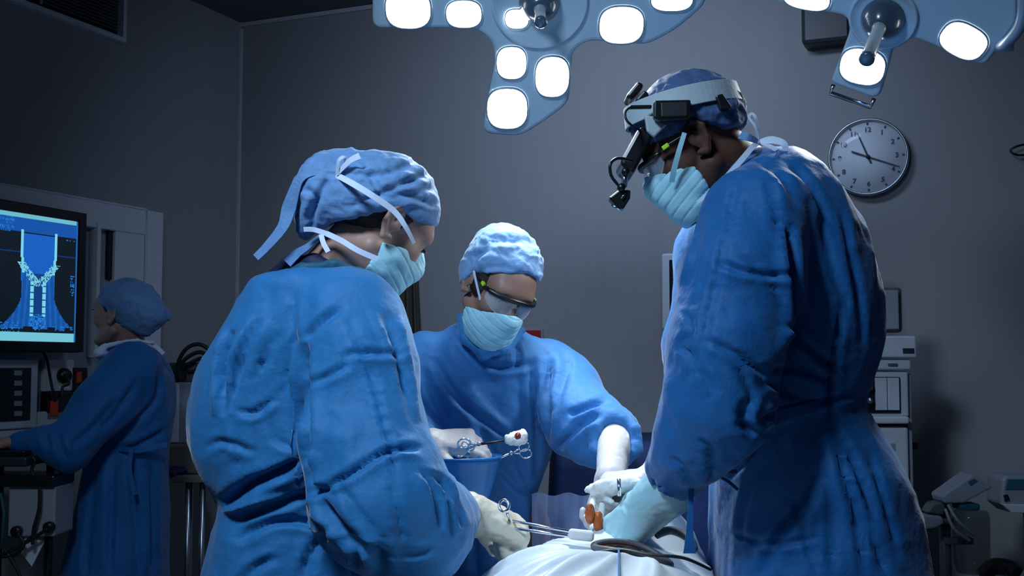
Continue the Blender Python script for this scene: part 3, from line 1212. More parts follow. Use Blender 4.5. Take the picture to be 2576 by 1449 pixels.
def sdf_obj(name, f, h, m, parent=None, fine=None, smooth_n=1, wr=None, lines=None, shape=None, mask_fn=None):
    V, Q = polygonise(f, h, fine)
    V = relax(V, Q, smooth_n)
    N = vnormals(V, Q)
    if lines:
        N = relax(N, Q, 4)
        N /= np.maximum(np.linalg.norm(N, axis=1), 1e-9)[:, None]
    N0 = N
    if wr:
        d = np.zeros(len(V))
        for w_ in wr:
            d += wrinkle(V, *w_)
        if mask_fn is not None:
            d *= mask_fn(V)
        V = V + N * d[:, None]
        N = vnormals(V, Q)
    if lines:
        V = crease(V, N0, lines)
        V = relax(V, Q, 1, .35)
    if shape:
        V = shape(V, N)
    me = bpy.data.meshes.new(name)
    me.vertices.add(len(V)); me.vertices.foreach_set('co', V.ravel())
    me.loops.add(len(Q) * 4); me.loops.foreach_set('vertex_index', Q.ravel().astype(np.int32))
    me.polygons.add(len(Q))
    me.polygons.foreach_set('loop_start', np.arange(len(Q)) * 4)
    me.polygons.foreach_set('loop_total', np.full(len(Q), 4))
    me.polygons.foreach_set('use_smooth', np.ones(len(Q), bool))
    me.update(calc_edges=True)
    return link(name, me, m, parent)


# ------------------------------------------------------------------ heads, hands
def frame_from(fwd, up):
    f = Vector(fwd).normalized()
    u = Vector(up); u = (u - f * u.dot(f)).normalized()
    r = f.cross(u)
    return np.array([tuple(r), tuple(f), tuple(u)]).T       # columns: right, forward, up


def head_local(female=True, nose=1.0):
    k = 1.0
    jw = .92 if female else 1.06
    fs = [ell((0, -.012, .042), (.074, .095, .080)),
          ell((0, .030, -.025), (.058 * jw, .060, .082)),
          cone((-.050 * jw, -.005, -.055), (-.014, .066, -.098), .020, .020),
          cone((.050 * jw, -.005, -.055), (.014, .066, -.098), .020, .020),
          ell((0, .060, .035), (.055, .032, .045)),
          cone((-.036, .080, .028), (.036, .080, .028), .0115, .0115),
          ell((-.038, .062, -.018), (.022, .026, .024)), ell((.038, .062, -.018), (.022, .026, .024))]
    base = union(fs, .022)
    parts = union([base, cone((0, .090, .016), (0, .108 * nose, -.022), .0075, .0115),
                   ell((-.011, .097, -.026), (.009, .011, .008)), ell((.011, .097, -.026), (.009, .011, .008))], .008)
    soc = union([ell((-.032, .098, .010), (.017, .018, .011)), ell((.032, .098, .010), (.017, .018, .011))], .004)
    parts = cut(parts, soc, .010)
    lips = union([cone((-.020, .080, -.060), (0, .092, -.057), .005, .0065), cone((.020, .080, -.060), (0, .092, -.057), .005, .0065),
                  cone((-.017, .080, -.068), (0, .091, -.069), .005, .007), cone((.017, .080, -.068), (0, .091, -.069), .005, .007)], .004)
    parts = union([parts, lips], .004)
    # lids
    lids = union([ell((-.032, .0775, .011), (.0155, .0135, .0125)), ell((.032, .0775, .011), (.0155, .0135, .0125))], .002)
    slit = union([ell((-.032, .096, .0085), (.0135, .012, .0035)), ell((.032, .096, .0085), (.0135, .012, .0035))], .001)
    parts = cut(union([parts, lids], .004), slit, .002)
    ears = []
    for s in (-1, 1):
        e = chain([(s * .074, .006, -.026), (s * .078, -.008, -.032), (s * .084, -.022, -.012), (s * .088, -.028, .012), (s * .085, -.018, .031), (s * .078, -.002, .030), (s * .073, .006, .016)],
                  [.0058, .0062, .0045, .0042, .0045, .004, .0035], .004)
        flap = cone((s * .074, -.006, .004), (s * .080, -.018, .012), .011, .009)
        flap = union([flap, ell((s * .0785, -.010, .002), (.0055, .019, .026))], .004)
        flap = cut(flap, ell((s * .094, -.008, .006), (.014, .007, .012)), .004)
        ears.append(union([e, flap, cone((s * .076, .006, -.004), (s * .076, .004, .008), .005, .005)], .004))
    parts = union([parts] + ears, .004)
    return parts


def hand_field(wrist, d, n, thumb_side, curls=(35, 40, 45, 50), thumb=.4, scale=1.0, spread=6, thumb_curl=20, radius=1.0):
    """palm + five fingers. d: wrist->knuckles, n: out of the palm, thumb_side: towards the thumb"""
    d = Vector(d).normalized(); n = Vector(n); n = (n - d * n.dot(d)).normalized()
    s = Vector(thumb_side); s = (s - d * s.dot(d) - n * s.dot(n)).normalized()
    wrist = Vector(wrist)
    k = scale
    fs = []
    offs = [.030, .010, -.010, -.028]
    ln = [.074, .082, .076, .060]
    rad = [.0090, .0094, .0088, .0078]
    roots = []
    tips = []
    for i in range(4):
        kn = wrist + (d * (.092 - .004 * abs(i - 1)) + s * offs[i]) * k
        roots.append(kn)
        fs.append(cone(wrist + s * offs[i] * .55 * k + d * .01 * k, kn - n * .002, .0165 * k * radius, .0135 * k * radius))
    palm = union(fs, .010)
    fin = []
    for i in range(4):
        p = roots[i]
        ang = -R(spread) * (i - 1.2)
        base_d = (d * math.cos(ang) + s * math.sin(-ang) * -1).normalized() if False else (d + s * (math.tan(R(spread)) * (1.2 - i) * .5)).normalized()
        c = R(curls[i])
        pts = [p]
        a = c * .8
        for j, fr in enumerate((.45, .30, .25)):
            dirv = base_d * math.cos(a) + n * math.sin(a)
            p = p + dirv * (ln[i] * fr * k)
            pts.append(p)
            a += c * (1.1 if j == 0 else .8)
        r0 = rad[i] * k * radius
        fin.append(chain(pts, [r0 * 1.12, r0 * 1.02, r0 * .94, r0 * .80], .003))
        tips.append(pts[-1])
    # thumb
    p = wrist + (d * .022 + s * .030 + n * .006) * k
    td = (d * .62 + s * .72 + n * thumb).normalized()
    pts = [p]
    a = 0
    for L_ in (.044, .034, .028):
        dv = (td * math.cos(a) + (d * .55 - s * .35 + n * .4).normalized() * math.sin(a)).normalized()
        p = p + dv * L_ * k
        pts.append(p)
        a += R(thumb_curl)
    th = chain(pts, [.0165 * k * radius, .0125 * k * radius, .0112 * k * radius, .0088 * k * radius], .005)
    tips.append(pts[-1])
    f = union([palm] + [union([g], .001) for g in fin], .004)
    f = union([f, th], .008)
    return f, tips, roots


def shell_face(hf, c, Rm):
    return local(hf, c, Rm, .16)
# ================================================================== the people
def person_root(x, y, label):
    return empty('person', Vector((x, y, 0)), label, 'person')


HF = head_local(True)
HM = head_local(False)


def face_parts(root, c, Rm, skin=None):
    r, f, u = [Vector(Rm[:, i]) for i in range(3)]
    for s in (-1, 1):
        e = Vector(c) + r * (s * .032) + f * .0765 + u * .0105
        mb = MB(); mb.ball(e, .0125, 20); o = mb.build('eye', M['eye'], root)
        mb = MB(); dd = (f * 1 - u * .55).normalized()
        mb.lathe(e + dd * .0118, dd, [(.006, 0), (.0055, .0010), (0, .0014)], 16)
        mb.build('iris', M['iris'], o)
        # brow and lashes
        mb = MB()
        pts = [Vector(c) + r * (s * t) + f * (.0900 - (t - .014) ** 2 * 9.5) + u * (.0300 + .004 * math.sin((t - .012) / .035 * 3)) for t in (.014, .022, .030, .038, .047)]
        mb.tube(spline(pts, 4), [.0018] * 3 + [.0022] * 10 + [.0012] * 4, 6)
        mb.build('eyebrow', M['hair'], root)
        mb = MB()
        for t in np.linspace(-.013, .013, 11):
            b0 = e + r * t + f * (.0130 - t * t * 18) + u * (-.001)
            mb.tube([b0, b0 + f * .006 - u * .003 + r * t * .2, b0 + f * .009 - u * .002 + r * t * .4], [.0006, .0005, .0002], 4)
        mb.build('eyelash', M['hair'], root)
    return r, f, u


def ang_mask(V, c, ax):
    return 1


def local_pt(c, Rm, p):
    return Vector(c) + Vector(Rm @ np.array(p))


def make_mask(root, hf, c, Rm, top=(.090, .004), ear_back=.012, low=-.125, seed=4, puff=.010, name='surgical_mask', backlow=.0, top_off=0.0):
    """pleated mask over nose, mouth and chin, grown off the face's own surface"""
    big = union([ell((0, .036, -.045), (.060, .058, .075)), cone((0, .085, .000), (0, .106, -.024), .010, .016), ell((0, .082, -.055), (.030, .026, .040)), ell((0, .066, -.095), (.032, .030, .028))], .030)
    base = grow(big, puff)

    def reg(Q):
        # upper edge runs from the nose bridge down the cheek; rear edge in front of the ear
        up_ = Q[:, 2] - (-.002 + top_off + (Q[:, 1] - .09) * .42 - np.abs(Q[:, 0]) * .18)
        back = (ear_back + backlow * (Q[:, 2] + .05)) - Q[:, 1]
        lowr = (low) - Q[:, 2]
        return np.maximum(np.maximum(up_, back), lowr)
    reg.bb = base.bb
    inner = grow(base, -.007)
    f = inter(base, reg, .002)
    f = cut(f, inner, .001)
    f.bb = (np.array([-.1, -.02, -.15]), np.array([.1, .15, .03]))
    g = local(f, c, Rm, .18)

    def shp(V, N):
        q = (V - A3(c)) @ Rm
        s = (q[:, 2] + .055) / .045
        pl = np.abs(((q[:, 2] + q[:, 1] * .25) * 55) % 1 - .5) * 2
        d = (np.exp(-(1 - pl) ** 2 / .02) * -.0022) * np.clip(1.3 - s * s * .6, 0, 1)
        d += vnoise(q * 30, seed) * .0025 + vnoise(q * 75, seed + 1) * .0012
        return V + N * d[:, None]
    return sdf_obj(name, g, .0024, M['mask'], root, shape=shp)


def tube_px(mb, pts, Y, r, n=6):
    pass
# ---------------------------------------------------------------- A: the woman bending at the left
YA = 2.12
rootA = person_root(-.42, 2.15, 'person in blue gown seen from behind at left, cap tails hanging, forceps in gloved hand')
cA = P(957, 566, 2.10)
RmA = frame_from((.68, .44, -.58), (.44, .14, .88)) * .94
headA = local(HF, cA, RmA, .16)
rowsA = [(690, 668, 930, 2.14, .12), (712, 640, 952, 2.14, .15), (760, 606, 975, 2.15, .165), (850, 558, 985, 2.15, .175), (930, 519, 975, 2.16, .18), (1000, 498, 965, 2.16, .18), (1060, 490, 962, 2.16, .18),
         (1130, 496, 960, 2.16, .178), (1190, 520, 955, 2.16, .17), (1245, 556, 950, 2.16, .16), (1275, 562, 950, 2.16, .158), (1330, 548, 965, 2.16, .17), (1449, 520, 1000, 2.17, .19),
         (1700, 495, 1040, 2.18, .22), (2000, 480, 1070, 2.18, .235)]
shA = P(882, 812, 2.02); elA = P(968, 1290, 1.93); wrA = P(1160, 1305, 2.10)
shA2 = P(880, 800, 2.30); elA2 = P(1020, 1200, 2.36); wrA2 = P(1120, 1230, 2.45)
torsoA = loft(px_rows(rowsA), 2.4)
armA = union([cone(P(835, 790, 2.06), shA, .082, .080),
              cone(shA, P(903, 930, 1.99), .084, .088), cone(P(903, 930, 1.99), P(918, 1130, 1.95), .088, .098),
              cone(P(918, 1130, 1.95), P(955, 1260, 1.93), .098, .110),
              cone(P(960, 1260, 1.93), P(1035, 1330, 1.95), .108, .088), cone(P(1035, 1330, 1.95), P(1085, 1308, 2.01), .085, .066), cone(P(1085, 1308, 2.01), P(1135, 1292, 2.06), .064, .042)], .045)
farA = union([cone(P(865, 800, 2.22), P(938, 1000, 2.31), .072, .062), cone(P(938, 1000, 2.31), P(960, 1220, 2.33), .062, .058), cone(P(960, 1220, 2.33), P(1060, 1302, 2.35), .055, .042)], .03)
gownA = union([torsoA, armA, farA], .022)
neckcut = cone(P(800, 640, 2.10), P(790, 720, 2.12), .062, .050)
gownA = cut(gownA, neckcut, .008)
# belt dent
linesA = [
    ([(585, 830), (564, 920), (560, 1050)], 9, .020), ([(650, 800), (612, 890), (575, 1040)], 8, .014), ([(690, 800), (680, 870), (640, 960)], 7, .006),
    ([(735, 720), (740, 850), (728, 960), (700, 1000)], 9, .005), ([(765, 860), (770, 960), (772, 1130), (780, 1220), (800, 1240)], 12, .024),
    ([(765, 860), (790, 830), (860, 770)], 12, .008),
    ([(775, 975), (860, 925), (890, 890), (1020, 893)], 7, .006), ([(805, 1240), (900, 1180), (980, 1135), (1060, 1128)], 8, .010),
    ([(900, 860), (940, 960), (965, 1060), (985, 1130), (990, 1200)], 7, .007), ([(880, 790), (900, 860), (930, 900)], 8, .006),
    ([(600, 1030), (640, 1040), (690, 1000)], 8, .006), ([(520, 1130), (560, 1110), (640, 1140)], 8, .005),
    ([(590, 1060), (598, 1140), (602, 1220)], 7, .006), ([(660, 900), (655, 1060), (660, 1180)], 6, .004),
    ([(560, 1270), (640, 1215), (740, 1165), (775, 1120)], 16, .018), ([(600, 1310), (700, 1270), (800, 1235), (850, 1250)], 12, .009),
    ([(560, 1290), (640, 1260), (720, 1240)], 9, -.008), ([(640, 1200), (720, 1160), (780, 1140)], 9, -.008),
    ([(590, 1365), (700, 1310), (840, 1330)], 12, .008), ([(800, 1240), (860, 1330), (950, 1390), (960, 1449)], 14, .016),
    ([(830, 1335), (900, 1350), (960, 1360)], 10, -.008), ([(830, 1330), (780, 1400), (760, 1470)], 14, .010), ([(900, 1370), (890, 1449)], 10, .010),
    ([(700, 1400), (640, 1430), (580, 1500)], 12, .007), ([(850, 1210), (900, 1290), (960, 1360), (975, 1400)], 10, .006),
    ([(980, 1200), (1000, 1290), (1010, 1380)], 9, .006), ([(950, 770), (985, 850), (1005, 930), (1020, 1010)], 7, .006), ([(1060, 1180), (1090, 1230), (1110, 1330)], 8, .010), ([(1085, 1185), (1120, 1240), (1140, 1350)], 8, .012), ([(1120, 1210), (1150, 1270), (1160, 1330)], 7, .008),
    ([(955, 1385), (1040, 1395), (1090, 1380)], 8, .005), ([(990, 740), (1010, 840), (1025, 930), (1050, 1060)], 8, -.007),
    ([(960, 760), (1000, 870), (1020, 960), (1035, 1060)], 6, .004),
    ([(690, 870), (720, 830), (730, 770)], 9, .004), ([(680, 1060), (700, 1110), (760, 1130)], 8, .004),
]
gA = sdf_obj('gown', gownA, .009, M['gown'], rootA, fine=[[], [], [(P(0, 1500, 2.1).z, 2.0, .0034)]], wr=[((5, 5, 1.6), .008, 3), ((15, 15, 6), .0048, 9), ((38, 38, 16), .0024, 15)], lines=linesA)
gloA, tipsA, knA = hand_field(P(1180, 1300, 2.10), (.95, .25, -.22), (-.12, .40, -.95), (-.15, 1, .30), curls=(72, 76, 80, 80), thumb=.35, thumb_curl=28)
foreA = cone(P(1120, 1300, 2.05), P(1190, 1300, 2.11), .040, .031)
wr_ = P(1178, 1292, 2.09)


def mk_hand(k, r):
    g, t, kn = hand_field(wr_, (.84, .30, -.36), (-.25, .20, -.90), (-.25, .95, .25), curls=(66, 72, 78, 82), thumb=.5, thumb_curl=30, radius=k, scale=1.14, spread=3)
    return union([g, cone(P(1110, 1296, 2.04), wr_, .038 * r, .036 * r), cone(wr_, wr_ + Vector((.05, .02, -.02)), .036 * r, .032 * r)], .014), t, kn


gl, tipsA, knA = mk_hand(1.32, 1.0)
sdf_obj('glove', gl, .0034, M['glovecream'], rootA, wr=[((60, 60, 60), .0014, 21)])
bh, _, _ = mk_hand(.85, .65)
# the other, hidden hand under the bowl
gl2, tA2, _ = hand_field(P(1095, 1308, 2.36), (.35, .9, .08), (0, 0, 1), (-1, .2, 0), curls=(15, 18, 20, 22), thumb=.3, radius=1.15)
sdf_obj('glove', union([gl2, cone(P(1030, 1300, 2.34), P(1095, 1308, 2.36), .033, .028)], .012), .0045, M['glovecream'], rootA)
bh2, _, _ = hand_field(P(1095, 1308, 2.36), (.35, .9, .08), (0, 0, 1), (-1, .2, 0), curls=(15, 18, 20, 22), thumb=.3, radius=.75)


def legs(x, y, hip, foot_dir, gap=.10, k=1.0, across=(0, 1, 0)):
    f_ = Vector(foot_dir).normalized(); a = Vector(across).normalized()
    out = []
    for s in (-1, 1):
        h_ = Vector((x, y, hip)) + a * (gap * s)
        kn = h_ + Vector((0, 0, -.42 * k)) + f_ * .02; kn.z = hip * .53
        an = Vector((kn.x, kn.y, .09)) - f_ * .03
        out += [cone(h_, kn, .085, .058), cone(kn, an, .056, .038), cone(an - UP * .02, an + f_ * .13 - UP * .045, .040, .036)]
    return out


def shoes(root, x, y, foot_dir, gap=.10, across=(0, 1, 0)):
    f_ = Vector(foot_dir).normalized(); a = Vector(across).normalized()
    for s in (-1, 1):
        an = Vector((x, y, .05)) + a * (gap * s) - f_ * .01
        g = union([cone(an - f_ * .06, an + f_ * .15 - UP * .005, .048, .045), cone(an + UP * .03, an + UP * .05, .048, .045)], .02)
        g = inter(g, half((0, 0, .004), (0, 0, -1)), .004)
        sdf_obj('shoe', g, .010, M['white'], root)


bodyA = union([headA, cone(cA + Vector((-.045, -.005, -.03)), P(800, 725, 2.14), .050, .056), ] +
              [grow(loft(px_rows(rowsA[2:12]), 2.4), -.035), chain([shA, elA + Vector((0, 0, .02)), wr_], [.045, .038, .020], .02),
               chain([P(868, 810, 2.24), P(938, 1000, 2.31), P(960, 1220, 2.33), P(1095, 1308, 2.36)], [.045, .040, .034, .024], .02), bh, bh2], .016)
bodyA = union([bodyA] + legs(-.40, 2.17, .80, (1, .2, 0)), .02)
hb = (cA.x - .16, cA.x + .14, cA.y - .13, cA.y + .13, cA.z - .2, cA.z + .16)
sdf_obj('body', bodyA, .011, M['skinA'], rootA, fine=[[(hb[0], hb[1], .003)], [(hb[2], hb[3], .003)], [(hb[4], hb[5], .003)]])
shoes(rootA, -.42, 2.17, (1, .2, 0))
rA, fA, uA = face_parts(rootA, cA, RmA)
# hair under the cap
hairA = local(union([ell((0, -.020, .040), (.0775, .093, .080)), ell((0, -.055, -.005), (.050, .040, .040))], .02), cA, RmA, .15)
hairA = cut(hairA, local(half((0, .040, 0), (0, -1, 0)), cA, RmA, 9), .004)
kplane = lambda pa, pb, off=0: (A3(pa), A3((pb - pa).cross(Vector((0, 1, 0))).normalized()))
pa, pb = P(1105, 566, 2.05), P(800, 552, 2.05)
nn = (pb - pa).cross(Vector((0, 1, 0))).normalized()
if nn.z > 0: nn = -nn                                     # points down: cap stays above
hairA = cut(hairA, half(P(780, 628, 2.08), (1, .0, -.75)), .004) if False else hairA
hairlow = half(P(960, 575, 2.08), (.35, 0, -1))           # nape line
hairA = inter(hairA, half(P(820, 600, 2.08), (-.10, 0, -1)), .003)
hairA = cut(hairA, local(ell((0, .075, -.03), (.09, .085, .07)), cA, RmA, .2), .004)
sdf_obj('hair', hairA, .004, M['hair'], rootA, wr=[((120, 40, 120), .0012, 3)])
capA = union([local(ell((0, -.018, .052), (.088, .108, .090)), cA, RmA, .16), ell(P(812, 490, 2.09), (.036, .055, .044)), ell(P(775, 545, 2.09), (.020, .04, .050)), cone(P(850, 470, 2.09), P(890, 505, 2.08), .066, .072)], .04)


def capcutA(Q):
    px = project(Q)
    line = np.interp(px[:, 0], [720, 760, 800, 830, 900, 960, 1000, 1040, 1100, 1130], [600, 612, 585, 560, 543, 528, 522, 548, 572, 580])
    return (px[:, 1] - line) * 2.08 / FPX


capcutA.bb = capA.bb
capA = inter(capA, capcutA, .006)
sdf_obj('surgical_cap', capA, .0034, M['cap'], rootA, wr=[((20, 12, 45), .0045, 4), ((60, 40, 90), .0022, 8)],
        lines=[([(1090, 430), (1000, 470), (880, 520)], 7, .005), ([(1095, 470), (1020, 490), (930, 500)], 6, .004), ([(1060, 400), (960, 440), (870, 430)], 7, .004), ([(830, 440), (800, 500), (770, 560)], 8, .006), ([(880, 400), (930, 440), (960, 500)], 6, .004), ([(1100, 520), (1050, 500), (980, 480)], 6, .004), ([(760, 470), (790, 500), (780, 590)], 7, .006)])
make_mask(rootA, HF, cA, RmA, ear_back=.004, seed=4, puff=.008, backlow=-.25, top_off=.010)


def strap(root, name, pts, wdt, m, nrm=(0, -1, .1), th=.0009, n=6):
    mb = MB()
    sp = spline(pts, n)
    if isinstance(wdt, (list, tuple)):
        ww = list(np.interp(np.linspace(0, 1, len(sp)), np.linspace(0, 1, len(wdt)), wdt))
    else:
        ww = wdt
    mb.ribbon(sp, ww, nrm, th)
    return mb.build(name, m, root)


cs_ = A3(cA)
# mask ties: upper from cheek over the ear to the back of the cap, lower along the jaw to the nape
strap(rootA, 'mask_tie', [P(1042, 612, 2.005), P(1020, 570, 1.990), P(990, 530, 1.985), P(930, 488, 1.975), P(880, 458, 1.985), P(845, 440, 2.02)], [.006, .009, .011, .011, .010], M['tie'])
strap(rootA, 'mask_tie', [P(950, 652, 2.015), P(900, 630, 2.01), P(860, 606, 2.02), P(822, 588, 2.03)], .010, M['tie'])
strap(rootA, 'tie_end', [P(822, 588, 2.03), P(790, 578, 2.03), P(764, 577, 2.02)], .009, M['tie'])
strap(rootA, 'tie_end', [P(808, 590, 2.02), P(814, 612, 2.01), P(826, 634, 2.0)], .009, M['tie'])
strap(rootA, 'tie_loop', [P(848, 440, 2.01), P(852, 405, 2.0), P(866, 396, 2.0), P(868, 415, 2.01), P(850, 438, 2.01)], .006, M['tie'])
strap(rootA, 'tie_loop', [P(850, 436, 2.01), P(880, 405, 2.0), P(905, 392, 2.0)], [.006, .010, .012], M['tie'])
strap(rootA, 'cap_tail', [P(842, 443, 2.03), P(790, 436, 2.02), P(752, 455, 2.02), P(728, 520, 2.03), P(712, 570, 2.03), P(672, 620, 2.03), P(644, 648, 2.03)], [.006, .010, .016, .026, .020, .016, .014], M['cap'], (0, -1, .3), .0015)
strap(rootA, 'cap_tail', [P(810, 590, 2.05), P(775, 620, 2.05), P(745, 640, 2.06), P(722, 662, 2.06)], [.006, .012, .018, .020], M['cap'], (0, -1, .3), .0015)
# scrub collar showing above the gown
scr_ = chain([P(650, 745, 2.10), P(700, 700, 2.07), P(760, 676, 2.03), P(840, 668, 2.01), P(905, 690, 2.03), P(935, 722, 2.08)], [.010, .011, .010, .010, .010, .008], .01)
sdf_obj('collar', scr_, .004, M['collar'], rootA, wr=[((60, 60, 60), .002, 5)])
sc2 = chain([P(690, 705, 2.13), P(735, 672, 2.10), P(790, 664, 2.07), P(830, 678, 2.06)], [.020, .022, .018, .016], .01)
sdf_obj('scrub_top', sc2, .005, M['scrub'], rootA)
# waist tie of the gown
strap(rootA, 'waist_tie', [P(775, 1312, 1.985), P(830, 1334, 1.955), P(900, 1352, 1.955), P(945, 1362, 1.98)], [.006, .014, .013, .012], M['gown'], (0, -1, .2), .002)
# ---------------------------------------------------------------- B: the woman behind the table, seen from the front
YB = 2.78
rootB = person_root(-.05, 2.80, 'person in blue gown with black rimmed goggles and aqua mask standing behind the table')
cB = P(1250, 724, 2.62)
RmB = frame_from((.38, -.74, -.54), (.46, -.34, .82)) * .95
headB = local(HF, cB, RmB, .16)
rowsB = [(806, 1145, 1300, 2.74, .07), (832, 1118, 1308, 2.75, .09), (862, 1070, 1352, 2.76, .12), (900, 1040, 1405, 2.77, .135), (960, 1020, 1425, 2.78, .145), (1040, 1018, 1400, 2.78, .15), (1130, 1035, 1385, 2.78, .148), (1200, 1060, 1362, 2.78, .14), (1255, 1080, 1345, 2.78, .135),
         (1330, 1075, 1345, 2.78, .145), (1449, 1062, 1350, 2.78, .16), (1700, 1040, 1370, 2.79, .18), (1960, 1030, 1385, 2.8, .19)]
torsoB = loft(px_rows(rowsB), 2.3)
armB = union([cone(P(1375, 935, 2.74), P(1415, 980, 2.72), .074, .078), cone(P(1415, 980, 2.72), P(1465, 1060, 2.62), .080, .080), cone(P(1465, 1060, 2.62), P(1510, 1092, 2.57), .078, .068), cone(P(1510, 1092, 2.57), P(1545, 1098, 2.54), .066, .058)], .03)
_cc = P(1547, 1104, 2.485)
cuffB = chain([_cc + Vector((math.cos(t) * .046, math.sin(t) * .018, math.sin(t) * .046 + .004 * math.sin(5 * t))) for t in np.linspace(0, 2 * math.pi, 17)], [.010 + .003 * (i % 2) for i in range(17)], .006)
farB = union([cone(P(1080, 915, 2.74), P(1010, 1090, 2.68), .075, .065), cone(P(1010, 1090, 2.68), P(1055, 1115, 2.56), .06, .042)], .03)
gownB = union([torsoB, armB, farB], .025)
gownB = cut(gownB, cone(P(1222, 770, 2.68), P(1225, 850, 2.68), .058, .050), .008)
gownB = cut(gownB, cone(P(1547, 1104, 2.50), P(1543, 1150, 2.36), .038, .050), .008)
gownB = union([gownB, cuffB], .008)
linesB = [([(1150, 830), (1230, 920), (1340, 915)], 7, .008), ([(1296, 850), (1300, 890), (1304, 925)], 6, .010), ([(1090, 900), (1150, 1000), (1250, 1080), (1310, 1110)], 9, .009),
          ([(1130, 880), (1200, 1000), (1290, 1090)], 8, -.005), ([(1060, 920), (1090, 1000), (1150, 1080)], 8, .006), ([(1040, 980), (1080, 1040), (1180, 1110), (1230, 1140)], 7, .005),
          ([(1330, 920), (1345, 1010), (1350, 1100), (1345, 1200)], 7, .009), ([(1312, 900), (1325, 980), (1330, 1060)], 7, -.005), ([(1376, 900), (1378, 1000), (1376, 1120)], 9, .010),
          ([(1415, 880), (1425, 930), (1390, 1040)], 7, .009), ([(1355, 870), (1375, 900), (1385, 960)], 6, .005), ([(1430, 1045), (1480, 1025), (1530, 1005)], 9, .012), ([(1400, 1130), (1450, 1080), (1510, 1040)], 8, .009),
          ([(1290, 1050), (1300, 1130), (1330, 1230)], 7, .005), ([(1260, 1180), (1310, 1230), (1345, 1240)], 6, .006), ([(1345, 1230), (1340, 1320), (1345, 1449)], 7, .008), ([(1130, 1350), (1150, 1449)], 8, .007), ([(1190, 1340), (1200, 1449)], 8, .007), ([(1250, 1330), (1258, 1449)], 8, .006), ([(1100, 940), (1200, 1060), (1270, 1200)], 7, .005)]
sdf_obj('gown', gownB, .009, M['gownB'], rootB, fine=[[], [], [(P(0, 1480, 2.7).z, 2.0, .0038)]], wr=[((6, 6, 2.2), .007, 33), ((16, 16, 7), .0042, 39), ((40, 40, 18), .0020, 45)], lines=linesB)
# collar band
sdf_obj('collar', chain([P(1160, 800, 2.70), P(1168, 850, 2.62), P(1215, 893, 2.585), P(1270, 880, 2.60), P(1310, 832, 2.68)], [.011, .011, .011, .011, .010], .01), .004, M['gown'], rootB, wr=[((50, 50, 50), .002, 5)])
wB = P(1538, 1200, 2.31)


def handB(k, r):
    g, t, kn = hand_field(wB, (-.25, -.30, -1), (-.45, -.85, .15), (1, .1, .1), curls=(30, 38, 46, 52), thumb=.5, radius=k, scale=.92)
    return union([g, cone(P(1547, 1098, 2.52), wB, .037 * r, .030 * r)], .012), t, kn


sdf_obj('glove', handB(1.15, 1.0)[0], .0034, M['glovewhite'], rootB, wr=[((50, 50, 25), .0016, 22)])
wB2 = P(1085, 1112, 2.52)


def handB2(k, r):
    g, t, kn = hand_field(wB2, (.95, -.10, -.02), (.0, .55, -.85), (.1, -.9, -.2), curls=(28, 34, 40, 46), thumb=.2, radius=k, scale=.95)
    return union([g, cone(P(1040, 1112, 2.56), wB2, .034 * r, .029 * r)], .012), t, kn


sdf_obj('glove', handB2(1.2, 1.0)[0], .0034, M['glovewhite'], rootB, wr=[((60, 60, 60), .0010, 25)])
bodyB = union([headB, cone(cB + Vector((-.02, .05, -.05)), P(1222, 880, 2.76), .050, .055),
               grow(loft(px_rows(rowsB[2:11]), 2.3), -.035), chain([P(1400, 935, 2.74), P(1500, 1075, 2.58), P(1546, 1098, 2.52), wB], [.045, .038, .026, .018], .02),
               chain([P(1075, 940, 2.74), P(1015, 1090, 2.68), wB2], [.045, .034, .018], .02), handB(.8, .65)[0], handB2(.78, .65)[0]], .016)
bodyB = union([bodyB] + legs(-.075, 2.79, .80, (0, -1, 0), across=(1, 0, 0), gap=.085), .02)
sdf_obj('body', bodyB, .011, M['skinB'], rootB, fine=[[(cB.x - .14, cB.x + .14, .0028)], [(cB.y - .15, cB.y + .14, .0028)], [(cB.z - .18, cB.z + .16, .0028)]])
shoes(rootB, -.075, 2.79, (0, -1, 0), across=(1, 0, 0), gap=.085)
rB, fB, uB = face_parts(rootB, cB, RmB)
L = lambda p: local_pt(cB, RmB, p)
capB = union([ell((0, -.014, .056), (.086, .104, .088)), ell((.0, -.085, .005), (.05, .045, .05)), ell((-.065, -.035, .005), (.030, .035, .045)), ell((.065, -.035, .01), (.028, .035, .040)), ell((.018, -.02, .085), (.070, .075, .058))], .03)


def capcutB(Q):
    # local: above a line that is high on the brow and low behind the ears
    line = np.interp(Q[:, 1], [-.12, -.05, .0, .03, .09], [-.045, -.03, .005, .032, .050])
    return line - Q[:, 2]


capcutB.bb = capB.bb
capBf = local(capB, cB, RmB, .17)


def capcutB2(Q):
    px = project(Q)
    line = np.interp(px[:, 0], [1140, 1165, 1185, 1200, 1330, 1350, 1362, 1385], [735, 715, 688, 684, 686, 698, 722, 735])
    return (px[:, 1] - line) * 2.62 / FPX


capBf = inter(capBf, capcutB2, .005)
sdf_obj('surgical_cap', capBf, .0034, M['capB'], rootB, wr=[((24, 24, 40), .004, 14), ((70, 70, 90), .002, 18)],
        lines=[([(1180, 690), (1260, 672), (1350, 700)], 4, .003), ([(1190, 650), (1240, 615), (1330, 600)], 6, .004), ([(1200, 620), (1270, 600), (1340, 625)], 6, .004), ([(1180, 670), (1210, 640), (1260, 625)], 5, .004)])
hairB = local(inter(union([ell((0, -.012, .043), (.0775, .097, .082)), ell((.055, .012, -.0), (.022, .030, .030)), ell((-.056, .012, .0), (.022, .030, .030))], .015), union([half((0, .062, 0), (0, 1, .0))], .01), .003), cB, RmB, .15)
sdf_obj('hair', hairB, .004, M['hair'], rootB, wr=[((120, 40, 120), .0012, 3)])
make_mask(rootB, HF, cB, RmB, ear_back=.018, seed=9, puff=.012, top_off=-.017)
